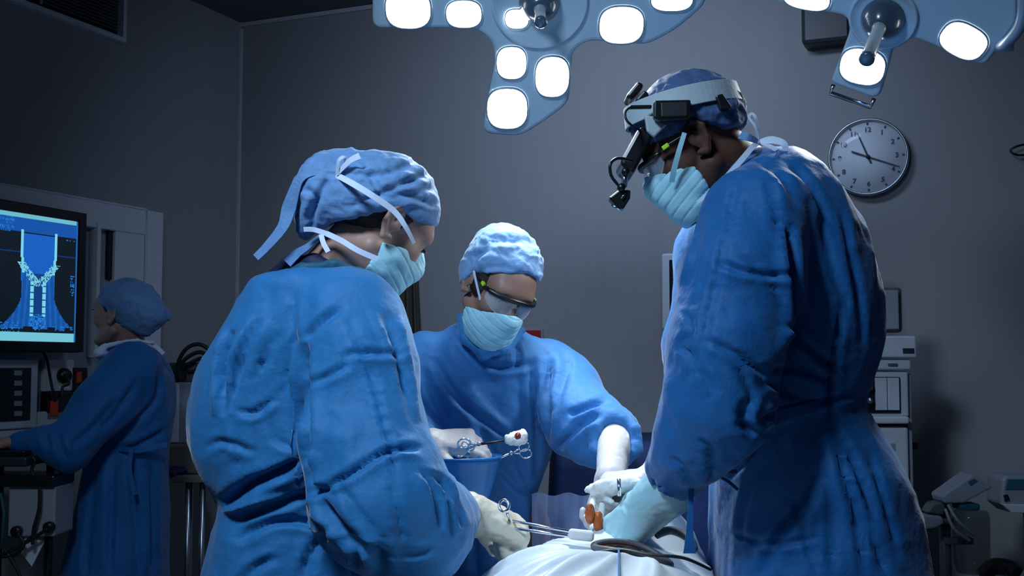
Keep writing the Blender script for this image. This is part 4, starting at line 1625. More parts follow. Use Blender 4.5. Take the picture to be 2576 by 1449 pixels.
strap(rootB, 'mask_tie', [L((-.060, .052, -.022)), L((-.079, .020, .012)), L((-.087, -.01, .035)), L((-.085, -.05, .05))], .006, M['tie'], tuple(-rB))
strap(rootB, 'mask_tie', [L((.060, .052, -.022)), L((.079, .020, .012)), L((.087, -.01, .035))], .006, M['tie'], tuple(rB))
strap(rootB, 'mask_tie', [L((-.055, .03, -.09)), L((-.062, -.03, -.080)), L((-.045, -.07, -.06))], .006, M['tie'], tuple(-rB))


def goggles(root, c, Rm, sides=(-1, 1), kx=1.0):
    Lc = lambda p: local_pt(c, Rm, (p[0] * kx, p[1], p[2]))
    g = empty('goggles', Vector((0, 0, 0)), None, None)
    bpy.data.objects.remove(g)
    mb = MB()
    bar = [Lc((x, .112 - (abs(x) / .078) ** 2.6 * .045, .020 + .004 * math.cos(x * 30))) for x in np.linspace(-.078, .078, 25)]
    mb.tube(bar, [.0040] + [.0062] * 23 + [.0040], 8)
    br_ = mb.build('goggle_brow_bar', M['black'], root)
    # lenses: one clear curved shield split at the nose
    n, mrow = 24, 6
    for s in (-1, 1):
        vs, fs = [], []
        for side in (0, 1):
            for j in range(mrow + 1):
                for i in range(n + 1):
                    x = s * (.007 + (.068) * i / n)
                    hgt = .040 * math.sin(math.pi * (.12 + .80 * i / n)) ** .5
                    z = .018 - hgt * j / mrow
                    y = .1125 - (abs(x) / .078) ** 2.6 * .045 - .10 * (z - .018) ** 2 * 20 - side * .0018
                    vs.append(Lc((x, y, z)))
        k = (n + 1) * (mrow + 1)
        for j in range(mrow):
            for i in range(n):
                a = j * (n + 1) + i
                q = (a, a + 1, a + n + 2, a + n + 1)
                fs.append(q); fs.append(tuple(k + t for t in q[::-1]))
        for i in range(n):
            a = mrow * (n + 1) + i
            fs.append((a, a + 1, k + a + 1, k + a)); fs.append((i, i + 1, k + i + 1, k + i))
        mb = MB(); mb.add(vs, fs, True)
        mb.build('goggle_lens', M['clearplastic'], root)
        rim = [Lc((s * (.007 + .068 * i / n), .1130 - ((.007 + .068 * i / n) / .078) ** 2.6 * .045 - 2.0 * (.040 * math.sin(math.pi * (.12 + .80 * i / n)) ** .5) ** 2, .018 - .040 * math.sin(math.pi * (.12 + .80 * i / n)) ** .5)) for i in range(n + 1)]
        mb = MB(); mb.tube(rim, .0011, 6); mb.build('lens_rim', M['clearplastic'], root)
    mb = MB(); mb.tube([Lc((-.010, .106, .006)), Lc((-.004, .113, .010)), Lc((.004, .113, .010)), Lc((.010, .106, .006))], .0022, 6)
    mb.build('nose_bridge', M['clearplastic'], root)
    for s in sides:
        mb = MB()
        mb.tube([Lc((s * .078, .067, .020)), Lc((s * .083, .05, .020)), Lc((s * .086, .0, .016)), Lc((s * .084, -.02, .010))], [.004, .0035, .003, .0025], 8)
        tp = mb.build('goggle_temple', M['black'], root)
        mb = MB(); mb.frame_box(Lc((s * .0835, .052, .020)), (Vector(Rm[:, 1]), Vector(Rm[:, 2]), Vector(Rm[:, 0])), (.007, .004, .0035))
        mb.build('temple_clip', M['lime'], tp, .001)


goggles(rootB, cB, RmB, kx=.90)
# ---------------------------------------------------------------- C: the surgeon at the right
rootC = person_root(.55, 2.15, 'tall person in deep blue gown wearing a head lamp headset over his cap at right')
rootC['label'] = 'tall person at right in deep blue gown with headset lamp over the cap'
cC = P(1748, 366, 2.08)
RmC = frame_from((-.80, .16, -.56), (-.54, .06, .84)) * .94
headC = local(HM, cC, RmC, .16)
rowsC = [(385, 1880, 1975, 2.14, .09), (405, 1842, 2010, 2.14, .13), (440, 1800, 2052, 2.14, .17), (500, 1768, 2098, 2.14, .20), (600, 1755, 2148, 2.15, .215), (700, 1752, 2180, 2.15, .215), (800, 1755, 2194, 2.15, .21), (870, 1765, 2190, 2.15, .205), (950, 1785, 2168, 2.15, .19), (1010, 1800, 2150, 2.15, .18),
         (1045, 1803, 2162, 2.15, .178), (1110, 1800, 2205, 2.15, .19), (1200, 1796, 2252, 2.15, .205), (1290, 1796, 2285, 2.16, .215), (1449, 1800, 2312, 2.16, .235), (1700, 1790, 2352, 2.17, .25), (2120, 1785, 2400, 2.18, .27)]
torsoC = loft(px_rows(rowsC), 2.4)
shC = P(1900, 560, 1.98); elC = P(1835, 1010, 1.90); wrC = P(1690, 1205, 2.03)
armC = union([cone(P(1925, 510, 2.07), shC, .085, .087), cone(shC, P(1862, 700, 1.93), .087, .092), cone(P(1862, 700, 1.93), P(1822, 880, 1.90), .092, .084),
              cone(P(1822, 880, 1.90), P(1808, 1020, 1.90), .084, .078), cone(P(1808, 1020, 1.90), P(1755, 1110, 1.94), .076, .058), cone(P(1755, 1110, 1.94), P(1705, 1185, 2.00), .058, .050)], .045)
fC = P(1840, 540, 2.36)
farC = union([cone(P(1870, 510, 2.28), P(1800, 640, 2.36), .085, .075), cone(P(1800, 640, 2.36), P(1762, 880, 2.34), .07, .066), cone(P(1762, 880, 2.34), P(1735, 1030, 2.30), .064, .052), cone(P(1735, 1030, 2.30), P(1690, 1130, 2.26), .05, .036)], .03)
gownC = union([torsoC, armC, farC], .025)
gownC = cut(gownC, cone(P(1850, 330, 2.1), P(1905, 420, 2.13), .060, .052), .008)
gownC = cut(gownC, cone(P(1705, 1190, 1.995), P(1650, 1260, 2.06), .034, .050), .008)
linesC = [
    ([(1985, 560), (1988, 640), (1998, 740), (1996, 830), (1980, 900)], 11, .018), ([(1870, 640), (1925, 690), (1985, 690)], 7, .007), ([(1800, 655), (1860, 680), (1925, 700), (1975, 760)], 7, .007),
    ([(1780, 855), (1850, 890), (1900, 925), (1930, 950)], 8, .008), ([(1970, 815), (2030, 870), (2110, 940)], 7, .012), ([(1760, 560), (1750, 640), (1725, 720)], 7, .005),
    ([(1830, 560), (1810, 680), (1780, 800), (1765, 900)], 9, .006), ([(1840, 900), (1880, 970), (1900, 1030)], 8, .007), ([(1760, 930), (1790, 980), (1780, 1010)], 8, .006),
    ([(2115, 520), (2140, 650), (2165, 800), (2160, 870)], 6, .006), ([(2120, 750), (2100, 880), (2090, 960), (2093, 1060)], 9, .013), ([(2060, 540), (2100, 700), (2130, 760)], 9, .006),
    ([(1940, 930), (2010, 930), (2090, 960)], 7, .007), ([(1930, 960), (2010, 1000), (2070, 985)], 8, .006), ([(1910, 1060), (1980, 1030), (2060, 1010), (2150, 995)], 9, .010),
    ([(2095, 1060), (2110, 1150), (2150, 1290), (2170, 1449)], 10, .013), ([(2110, 1080), (2150, 1180), (2200, 1300)], 9, .010), ([(2080, 1100), (2040, 1250), (1960, 1350), (1920, 1449)], 14, .009),
    ([(1940, 1080), (1880, 1150), (1830, 1200)], 10, .010), ([(1900, 1090), (1870, 1060), (1880, 1000)], 12, .014), ([(2060, 1150), (2090, 1300), (2090, 1449)], 10, .007), ([(2000, 1250), (2020, 1340), (2060, 1449)], 9, .006),
    ([(1900, 1180), (1870, 1280), (1860, 1360)], 9, .005), ([(2180, 1320), (2230, 1449)], 9, .008), ([(2180, 1130), (2220, 1250), (2260, 1400)], 7, .007), ([(1840, 1340), (1940, 1370), (2060, 1350)], 6, .004),
    ([(1755, 1105), (1785, 1125), (1792, 1170), (1790, 1230)], 6, .007), ([(1690, 1150), (1720, 1180), (1740, 1215)], 6, .006), ([(1710, 870), (1740, 900), (1735, 960)], 7, .008), ([(1720, 780), (1740, 830), (1710, 870)], 7, .006),
    ([(1990, 420), (2040, 470), (2080, 560)], 6, .008), ([(1900, 400), (1960, 440), (2010, 520)], 10, .005), ([(1860, 440), (1840, 520), (1838, 600)], 9, .005), ([(1930, 440), (1950, 520), (1960, 600)], 10, .006),
]
sdf_obj('gown', gownC, .009, M['gownC'], rootC, fine=[[], [], [(P(0, 1490, 2.0).z, 2.1, .0036)]], wr=[((5, 5, 1.6), .008, 53), ((15, 15, 6), .0045, 59), ((38, 38, 16), .0022, 65)], lines=linesC)


def handC(k, r):
    g, t, kn = hand_field(P(1646, 1262, 2.05), (-.62, .30, -.68), (.25, .55, -.55), (-.35, .85, .35), curls=(40, 46, 52, 58), thumb=.5, radius=k, scale=1.08)
    return union([g, cone(P(1735, 1150, 1.99), P(1680, 1235, 2.03), .044 * r, .043 * r), cone(P(1680, 1235, 2.03), P(1646, 1262, 2.05), .043 * r, .040 * r), cone(P(1646, 1262, 2.05), P(1610, 1310, 2.07), .040 * r, .034 * r)], .014), t, kn


sdf_obj('glove', handC(1.2, 1.0)[0], .0034, M['gloveteal'], rootC, wr=[((50, 50, 50), .0014, 24)])


def handC2(k, r):
    g, t, kn = hand_field(P(1640, 1205, 2.24), (-.9, .05, -.12), (-.1, .2, -1), (-.1, 1, .1), curls=(50, 55, 60, 64), thumb=.5, radius=k, scale=.95)
    return union([g, cone(P(1705, 1110, 2.27), P(1640, 1205, 2.24), .032 * r, .028 * r)], .012), t, kn


sdf_obj('glove', handC2(1.15, 1.0)[0], .0038, M['glovewhite'], rootC, wr=[((50, 50, 50), .0014, 27)])
bodyC = union([headC, cone(cC + Vector((.045, .01, -.02)), P(1900, 480, 2.14), .062, .072), cone(cC + Vector((.03, .0, -.05)), P(1860, 470, 2.12), .055, .070),
               grow(loft(px_rows(rowsC[3:14]), 2.4), -.04), chain([P(1885, 540, 2.0), P(1845, 990, 1.92), P(1735, 1150, 1.99), P(1646, 1262, 2.05)], [.055, .045, .030, .020], .02),
               chain([P(1850, 560, 2.34), P(1770, 940, 2.33), P(1700, 1110, 2.27), P(1640, 1205, 2.24)], [.055, .042, .024, .018], .02), handC(.8, .65)[0], handC2(.78, .6)[0]], .016)
bodyC = union([bodyC] + legs(.58, 2.16, .90, (-1, .1, 0), k=1.05), .02)
sdf_obj('body', bodyC, .011, M['skinC'], rootC, fine=[[(cC.x - .16, cC.x + .14, .003)], [(cC.y - .13, cC.y + .13, .003)], [(cC.z - .2, cC.z + .16, .003)]])
shoes(rootC, .58, 2.16, (-1, .1, 0))
rC, fC_, uC = face_parts(rootC, cC, RmC)
LC = lambda p: local_pt(cC, RmC, p)
capC = union([ell((0, -.014, .056), (.088, .108, .087)), ell((0, -.06, .02), (.074, .062, .060))], .03)


def capcutC(Q):
    line = np.interp(Q[:, 1], [-.12, -.06, -.02, .02, .06, .10], [-.030, -.012, .030, .032, .040, .046])
    return line - Q[:, 2]


capcutC.bb = capC.bb
sdf_obj('surgical_cap', local(inter(capC, capcutC, .005), cC, RmC, .17), .0034, M['capC'], rootC, wr=[((24, 24, 24), .0035, 74), ((70, 70, 70), .002, 78)])
make_mask(rootC, HM, cC, RmC, ear_back=.028, seed=19, puff=.013)
goggles(rootC, cC, RmC)
# hair stubble is not modelled apart: ties
strap(rootC, 'mask_tie', [P(1690, 458, 2.02), P(1696, 425, 2.005), P(1708, 380, 1.99), P(1722, 334, 1.985)], [.010, .010, .009, .008], M['mask'])
strap(rootC, 'mask_tie', [P(1755, 508, 2.0), P(1800, 474, 1.985), P(1850, 420, 1.985), P(1895, 368, 1.99), P(1915, 356, 2.03)], [.006, .009, .010, .010, .009], M['tie'])
strap(rootC, 'tie_end', [P(1912, 358, 2.02), P(1940, 352, 2.01), P(1972, 362, 2.0), P(1976, 388, 2.0)], [.010, .014, .012, .009], M['tie'])
strap(rootC, 'tie_end', [P(1905, 358, 2.02), P(1930, 366, 2.01), P(1955, 378, 2.0)], [.008, .012, .012], M['tie'], (.3, -1, .8))
strap(rootC, 'tie_loop', [P(1908, 356, 2.02), P(1900, 320, 2.01), P(1884, 296, 2.01), P(1892, 286, 2.01), P(1902, 300, 2.01), P(1906, 330, 2.02)], .005, M['tie'])
strap(rootC, 'cap_tie', [P(1862, 340, 2.0), P(1882, 345, 1.99), P(1906, 356, 2.0)], [.016, .014, .008], M['cap'])
# --- headset: white padded band, black housings, arm with lamp
headset = empty('headset', cC, None, None)
bpy.data.objects.remove(headset)
e_b = Vector((math.cos(R(13)), 0, math.sin(R(13))))
n_b = Vector((-e_b.z, 0, e_b.x))
c_b = P(1716, 268, 2.08)
NB_ = 64
vs, fs = [], []
for i in range(NB_):
    a = 2 * math.pi * i / NB_
    o_ = (e_b * math.cos(a) + Vector((0, 1, 0)) * math.sin(a)).normalized()
    p_ = c_b + e_b * (.104 * math.cos(a)) + Vector((0, .0875 * math.sin(a), 0))
    for (dr, dz) in ((-.003, -.019), (.003, -.019), (.003, .019), (-.003, .019)):
        # lower edge lies further out, following the cap
        vs.append(p_ + o_ * (dr - .25 * (dz - .019) * .5) + n_b * dz)
for i in range(NB_):
    for k in range(4):
        fs.append((i * 4 + k, i * 4 + (k + 1) % 4, ((i + 1) % NB_) * 4 + (k + 1) % 4, ((i + 1) % NB_) * 4 + k))
mb = MB(); mb.add(vs, fs, False)
headset = mb.build('headset', M['band'], rootC, .001)
YV = Vector((0, 1, 0))


def poly(name, pts, Y, th, m, bev=.003, parent=None, tilt=None):
    mb = MB(); mb.prism([P(x, y, Y if tilt is None else Y + tilt * (x - pts[0][0])) for (x, y) in pts], YV * th)
    return mb.build(name, m, parent or headset, bev)


poly('battery_housing', [(1646, 252), (1738, 250), (1738, 300), (1660, 303), (1645, 296)], 1.972, .020, M['black'])
poly('housing_lid', [(1662, 258), (1730, 256), (1730, 292), (1664, 294)], 1.969, .004, M['dark'], .002)
poly('rear_housing', [(1800, 240), (1818, 234), (1842, 268), (1834, 277), (1812, 276)], 1.985, .045, M['black'])
poly('rear_knob', [(1828, 216), (1840, 211), (1866, 254), (1860, 260), (1848, 256)], 2.05, .060, M['black'], .005)
poly('front_knob', [(1574, 240), (1606, 202), (1621, 212), (1616, 222), (1586, 252)], 2.05, .060, M['black'], .005)
poly('front_mount', [(1598, 250), (1622, 224), (1634, 236), (1610, 262)], 2.04, .05, M['black'], .004)
poly('optic_housing', [(1606, 322), (1622, 316), (1644, 342), (1594, 438), (1584, 432), (1562, 414), (1564, 398)], 2.02, .11, M['black'], .006)
poly('front_pad', [(1622, 290), (1650, 292), (1668, 310), (1680, 312), (1646, 344), (1628, 330)], 1.995, .012, M['band'], .003)
poly('side_clip', [(1584, 264), (1640, 263), (1640, 272), (1584, 273)], 1.985, .010, M['black'], .002)
mb = MB(); mb.tube(spline([P(1588, 268, 1.985), P(1574, 280, 1.98), P(1575, 300, 1.975), P(1590, 316, 1.98), P(1608, 326, 2.02)], 8), .0022, 8)
mb.build('cable', M['cable'], headset)
ap = [P(1592, 405, 1.99), P(1556, 398, 1.98), P(1536, 412, 1.97), P(1537, 440, 1.97), P(1552, 462, 1.97), P(1562, 470, 1.97)]
mb = MB(); mb.tube(spline(ap, 8), .0028, 8); mb.build('front_arm', M['black'], headset)
mb = MB(); mb.tube([P(1574, 432, 1.975), P(1570, 470, 1.975)], .0055, 10); mb.build('lamp_bracket', M['steel'], headset)
for q_ in (P(1573, 432, 1.965), P(1563, 472, 1.965)):
    mb = MB(); mb.cyl(q_ - Vector((0, .008, 0)), q_ + Vector((0, .014, 0)), .0068, seg=16); mb.build('pivot_screw', M['black'], headset)
mb = MB()
lp = [P(x, y, 1.965) for (x, y) in ((1531, 497), (1556, 478), (1587, 477), (1586, 498), (1568, 527), (1548, 516))]
mb.prism(lp, Vector((0, .030, 0)))
lmp = mb.build('head_lamp', M['black'], headset, .003)
mb = MB(); mb.tube([P(1562, 499, 1.96), P(1573, 486, 1.96)], .0012, 6); mb.build('lamp_edge', M['chrome'], lmp)
mb = MB(); mb.tube([P(1538, 516, 1.966), P(1566, 529, 1.966)], .0022, 6); mb.build('lamp_glass', M['chrome'], lmp)
# collar of the gown, waist tie, hanging blue tail
strap(rootC, 'gown_flap', [P(1955, 388, 1.98), P(2020, 420, 1.985), P(2070, 490, 2.0), P(2105, 545, 2.03)], [.020, .030, .028, .014], M['gownC'], (.4, -.6, .7), .002)
strap(rootC, 'waist_tie', [P(1890, 1085, 1.955), P(1960, 1050, 1.955), P(2050, 1022, 1.965), P(2130, 1003, 2.02), P(2160, 1000, 2.09)], [.020, .020, .018, .014, .012], M['gownC'], (0, -1, .2), .002)
strap(rootC, 'waist_knot', [P(1800, 1190, 1.95), P(1830, 1187, 1.93), P(1853, 1186, 1.93)], [.005, .006, .006], M['bluedrape'], (0, -1, .2), .002)
strap(rootC, 'waist_knot', [P(1800, 1195, 1.95), P(1830, 1210, 1.93), P(1856, 1232, 1.93)], [.004, .005, .005], M['bluedrape'], (0, -1, .2), .002)
strap(rootC, 'waist_tail', [P(1738, 1225, 1.95), P(1737, 1280, 1.94), P(1735, 1340, 1.94), P(1735, 1392, 1.94)], [.011, .008, .012, .022], M['gownC'], (0, -1, .1), .0015)
# ---------------------------------------------------------------- D: the nurse at the wall display
rootD = person_root(-1.36, 4.18, 'person in blue gown looking up at the wall display, one hand on a keyboard')
cD = P(306, 793, 4.12)
RmD = frame_from((-.93, .22, .10), (.10, .02, .99))
headD = local(HF, cD, RmD, .16)
rowsD = [(866, 288, 352, 4.17, .06), (880, 272, 384, 4.17, .10), (905, 262, 408, 4.17, .14), (950, 252, 428, 4.17, .165), (1020, 246, 434, 4.18, .17), (1090, 236, 428, 4.18, .165), (1135, 228, 420, 4.18, .155),
         (1200, 216, 416, 4.18, .17), (1300, 200, 416, 4.19, .19), (1449, 160, 416, 4.19, .21), (1640, 140, 420, 4.2, .23)]
torsoD = loft(px_rows(rowsD), 2.3)
armD = union([cone(P(335, 925, 4.06), P(262, 1020, 3.98), .090, .095), cone(P(262, 1020, 3.98), P(168, 1128, 3.86), .095, .072), cone(P(168, 1128, 3.86), P(110, 1112, 3.84), .066, .050), cone(P(110, 1112, 3.84), P(48, 1112, 3.82), .040, .032)], .035)
farD = union([cone(P(325, 930, 4.3), P(270, 1080, 4.28), .07, .06)], .03)
gownD = union([torsoD, armD, farD], .03)
gownD = cut(gownD, cone(P(315, 830, 4.15), P(322, 885, 4.17), .055, .05), .01)
linesD = [([(300, 1000), (230, 1080), (180, 1120)], 6, .014), ([(345, 960), (290, 1040), (240, 1090)], 6, .012), ([(140, 1080), (150, 1120), (170, 1160)], 5, .012), ([(115, 1090), (125, 1130)], 4, .012), ([(400, 920), (390, 1000), (340, 1060), (280, 1110)], 6, .014),
          ([(330, 1140), (335, 1240), (350, 1449)], 6, .014), ([(285, 1150), (280, 1280), (275, 1449)], 6, .011), ([(380, 1150), (385, 1300), (385, 1449)], 6, .012), ([(240, 1180), (225, 1320), (215, 1449)], 6, .010), ([(420, 1080), (350, 1120), (300, 1135)], 6, .012)]
sdf_obj('gown', gownD, .010, M['gownC'], rootD, wr=[((5, 5, 2), .008, 83), ((16, 16, 8), .004, 89)], lines=linesD)
strap(rootD, 'waist_tie', [P(300, 1128, 4.02), P(350, 1132, 4.0), P(420, 1118, 4.05)], .02, M['gownC'], th=.003)
strap(rootD, 'waist_tie', [P(332, 1130, 3.99), P(326, 1180, 3.98), P(340, 1245, 3.97)], .014, M['gownC'], th=.003)
bh, tD, _ = hand_field(P(38, 1112, 3.82), (-.95, -.1, -.12), (0, -.2, -1), (0, -1, .1), curls=(18, 22, 26, 30), thumb=.3)
bodyD = union([headD, cone(cD + Vector((.03, 0, -.03)), P(325, 900, 4.17), .050, .055), grow(loft(px_rows(rowsD[2:9]), 2.3), -.035),
               chain([P(330, 935, 4.08), P(170, 1125, 3.88), P(38, 1112, 3.82)], [.045, .036, .025], .02), bh], .016)
bodyD = union([bodyD] + legs(-1.42, 4.20, .80, (-1, 0, 0), gap=.075), .02)
sdf_obj('body', bodyD, .011, M['skinA'], rootD, fine=[[(cD.x - .13, cD.x + .12, .004)], [(cD.y - .12, cD.y + .12, .004)], [(cD.z - .15, cD.z + .12, .004)]])
shoes(rootD, -1.42, 4.20, (-1, 0, 0), gap=.075)
face_parts(rootD, cD, RmD)
capD = union([ell((0, -.025, .045), (.092, .108, .090)), ell((0, -.095, .0), (.06, .055, .065)), ell((0, -.135, .015), (.04, .05, .035))], .035)


def capcutD(Q):
    line = np.interp(Q[:, 1], [-.20, -.10, -.04, .0, .04, .08, .1], [-.10, -.085, -.045, .004, .028, .055, .06])
    return line - Q[:, 2]


capcutD.bb = (np.array([-.1, -.2, -.12]), np.array([.1, .12, .15]))
capDf = local(inter(capD, capcutD, .005), cD, RmD, .21)
sdf_obj('surgical_cap', capDf, .005, M['cap'], rootD, wr=[((30, 30, 18), .006, 94), ((60, 60, 40), .003, 98)])
sdf_obj('hair', local(inter(ell((0, -.012, .043), (.0775, .097, .082)), half((0, .045, 0), (0, 1, -.3)), .003), cD, RmD, .15), .006, M['hair'], rootD)
mk = chain([P(268, 892, 4.06), P(250, 888, 4.04), P(262, 872, 4.05), P(300, 862, 4.06), P(345, 856, 4.05), P(385, 862, 4.10)], [.012, .018, .010, .007, .007, .007], .006)
sdf_obj('hanging_mask', mk, .005, M['tie'], rootD, wr=[((50, 50, 50), .003, 5)])
strap(rootD, 'cap_tail', [P(388, 868, 4.06), P(402, 880, 4.05), P(412, 890, 4.05)], .014, M['tie'])
# ================================================================== table, patient and drapes
TX, TY0, TY1, TW = .145, .85, 2.62, .215
DZ = -.035                       # table height offset
tbl = empty('operating_table', Vector((TX, 1.7, 0)), 'operating table under the white drape, in front of the surgeon', 'table')
mb = MB(); mb.box((TX - TW + .02, TY0, .70 + DZ), (TX + TW - .02, TY1, .735 + DZ)); mb.build('table_top', M['steel'], tbl, .01)
mb = MB(); mb.box((TX - TW + .03, TY0 + .01, .735 + DZ), (TX + TW - .03, TY1 - .01, .772 + DZ)); mb.build('mattress', M['black'], tbl, .015)
mb = MB(); mb.box((TX - .11, 1.5, .08), (TX + .11, 1.9, .70 + DZ)); mb.build('column', M['steel'], tbl, .02)
mb = MB(); mb.box((TX - .20, 1.25, .0), (TX + .20, 2.25, .08)); mb.build('base', M['dgrey'], tbl, .02)

# the patient lies along the table, under the drape, only the stained belly is open
pat = person_root(TX, 1.7, 'patient lying on the table under the white drape, stained belly skin showing between the hands')
pat['label'] = 'patient lying on the table, hidden by the white drape except a small patch of belly'
zt_ = .765 + DZ
pf = union([ell((TX, 1.02, zt_ + .080), (.072, .092, .076)), cone((TX, 1.10, zt_ + .055), (TX, 1.22, zt_ + .055), .048, .055),
            ell((TX, 1.40, zt_ + .060), (.155, .22, .064)), ell((TX, 1.68, zt_ + .060), (.130, .19, .066)), ell((TX + .01, 1.93, zt_ + .062), (.130, .16, .070)),
            cone((TX - .03, 2.02, zt_ + .06), (TX + .05, 2.30, zt_ + .05), .066, .046), cone((TX + .08, 2.02, zt_ + .06), (TX + .155, 2.30, zt_ + .05), .066, .046),
            cone((TX + .05, 2.30, zt_ + .05), (TX + .06, 2.54, zt_ + .04), .044, .032), cone((TX + .155, 2.30, zt_ + .05), (TX + .155, 2.54, zt_ + .04), .044, .032),
            cone((TX + .06, 2.56, zt_ + .04), (TX + .06, 2.57, zt_ + .10), .030, .024), cone((TX + .155, 2.56, zt_ + .04), (TX + .155, 2.57, zt_ + .10), .030, .024),
            cone((TX - .14, 1.33, zt_ + .05), (TX - .165, 1.60, zt_ + .035), .040, .032), cone((TX - .165, 1.60, zt_ + .035), (TX - .17, 1.84, zt_ + .03), .032, .022),
            cone((TX + .14, 1.33, zt_ + .05), (TX + .165, 1.60, zt_ + .035), .040, .032), cone((TX + .165, 1.60, zt_ + .035), (TX + .17, 1.84, zt_ + .03), .032, .022)], .03)
sdf_obj('body', pf, .011, M['skinB'], pat)

# drape: a cloth surface over table and patient with a small opening
WX0, WX1 = TX - .30, TX + .30
OPX, OPY = P(1590, 1385, 1.98).x, 1.98


def drape_z(x, y):
    k = max(0.0, min(1.0, (y - 2.0) / .25))
    k = k * k * (3 - 2 * k)
    u = (x - (TX + .125 * k)) / (.205 - .095 * k)
    zz = .777 + DZ + (.155 + .012 * k) * math.exp(-abs(u) ** 2.6 * .75)
    hump = 0
    valley = -.020 * math.exp(-((y - 1.98) / .10) ** 2 - ((x - OPX) / .14) ** 2)
    near = -.05 * max(0, (1.75 - y)) / .8
    zz += hump + valley + near
    zz -= .030 * max(0, min(1, (y - 2.5) / .1))
    return zz


def drape_pt(s, y):
    """s: arc coordinate across, falls down the sides beyond the table edge"""
    hw = TW + .005
    if abs(s) <= hw:
        x = TX + s
        z = drape_z(x, y)
        # folds radiating from the opening
        dx, dy = x - OPX, (y - OPY)
        rr = math.hypot(dx, dy) + 1e-6
        a = math.atan2(dy, dx)
        am = min(1, max(0, (rr - .07) / .16))
        f = math.sin(a * 10 + 1.6 * math.sin(a * 3) + rr * 5)
        f2 = math.sin(a * 19 + rr * 14)
        z += (.017 * (1 - math.sqrt(f * f + .012)) * (1.5 - abs(f)) + .0016 * f2) * am - .006 * am
        return Vector((x, y, z))
    sg = 1 if s > 0 else -1
    d = abs(s) - hw
    x = TX + sg * (hw + .012 * (1 - math.exp(-d * 25)) + .012 * math.sin(y * 34 + sg) * min(1, d * 8))
    return Vector((x, y, drape_z(TX + sg * hw, y) - d))


NXg, NYg = 250, 340
vs, fs = [], []
for j in range(NYg + 1):
    y = .80 + (2.68 - .80) * j / NYg
    for i in range(NXg + 1):
        s = -(TW + .42) + 2 * (TW + .42) * i / NXg
        vs.append(tuple(drape_pt(s, y)))
op = lambda v: ((v[0] - OPX) / .062) ** 2 + ((v[1] - OPY) / .050) ** 2 < 1
for j in range(NYg):
    for i in range(NXg):
        a = j * (NXg + 1) + i
        q = (a, a + 1, a + NXg + 2, a + NXg + 1)
        if any(op(vs[k]) for k in q): continue
        fs.append(q)
mb = MB(); mb.add(vs, fs, True)
dr = mb.build('surgical_drape', M['drape'])
ms_ = dr.modifiers.new('soft', 'SMOOTH'); ms_.factor = .5; ms_.iterations = 4
md = dr.modifiers.new('thick', 'SOLIDIFY'); md.thickness = .003; md.offset = 1
tag(dr, 'white pleated surgical drape covering patient and table, open around the wound', 'drape')
# open wound, stained skin, black rolled edge of the opening
zo = drape_z(OPX, OPY)
wnd = empty('wound_dressing', Vector((OPX, OPY, zo)), 'dark padded ring framing the opening in the white drape', 'wound ring')
ringp = [Vector((OPX + .066 * math.cos(t), OPY + .054 * math.sin(t), drape_z(OPX + .066 * math.cos(t), OPY + .054 * math.sin(t)) + .008)) for t in np.linspace(0, 2 * math.pi, 41)[:-1]]
mb = MB(); mb.tube(ringp, .0055, 10, closed=True); mb.build('ring', M['dgrey'], wnd)
g = ell((OPX, OPY, zo - .012), (.066, .055, .016))
sdf_obj('stained_skin', g, .005, mat('stained_skin', (0.30, 0.12, 0.07), .35, noise=(50, .7)), wnd, wr=[((60, 60, 60), .004, 2)])
strapm = [P(1648, 1358, 2.0), P(1690, 1350, 2.0), P(1740, 1375, 1.98), P(1790, 1400, 1.97)]
mb = MB()
pts = spline([P(1480, 1398, 1.93), P(1560, 1388, 1.92), P(1640, 1402, 1.90), P(1720, 1410, 1.90), P(1790, 1440, 1.90)], 8)
mb.ribbon([p + UP * .004 for p in pts], [.006] + [.013] * (len(pts) - 2) + [.006], UP, .002)
tag(mb.build('drape_strap', M['black'], bevel=.001), 'black flat strap lying in a curve across the white drape', 'strap')
mb = MB(); pts = spline([P(1648, 1352, 2.06), P(1690, 1340, 2.07), P(1735, 1362, 2.05), P(1745, 1388, 2.0)], 8)
mb.tube([p + UP * .004 for p in pts], [.004] + [.008] * (len(pts) - 2) + [.004], 10)
tag(mb.build('suction_hose', M['dgrey']), 'grey hose arching over the drape by the surgeon\'s wrist', 'hose')
# retractor blade in the wound and blue thread
ret = empty('retractor', P(1470, 1345, 1.95), 'white handled retractor with two steel rods held by the bending woman', 'retractor')
a_, b_ = P(1296, 1312, 2.08), P(1440, 1345, 2.0)
mb = MB(); mb.tube([P(1235, 1300, 2.13), a_, P(1440, 1338, 2.0)], .0026, 10); mb.build('rod', M['chrome'], ret)
mb = MB(); mb.tube([P(1240, 1318, 2.11), P(1300, 1330, 2.07), P(1440, 1350, 1.99)], .0026, 10); mb.build('rod', M['chrome'], ret)
mb = MB(); mb.frame_box(P(1462, 1346, 1.99), tuple(Matrix.Rotation(R(6), 3, Vector((0, 1, 0))) @ v for v in (Vector((1, 0, 0)), Vector((0, 1, 0)), UP)), (.022, .010, .009)); mb.build('swab_tip', M['gauze'], ret, .006, 3)
mb = MB()
rc_ = P(1268, 1272, 2.06)
pts = [rc_ + Vector((math.cos(t) * .009, .006 * math.sin(t), math.sin(t) * .0095)) for t in np.linspace(0, 2 * math.pi, 25)[:-1]]
mb.tube(pts, .0028, 8, closed=True); mb.build('finger_ring', M['chrome'], ret)
mb = MB(); mb.tube([P(1275, 1290, 2.06), P(1282, 1310, 2.08)], .0028, 8); mb.build('shank', M['chrome'], ret)
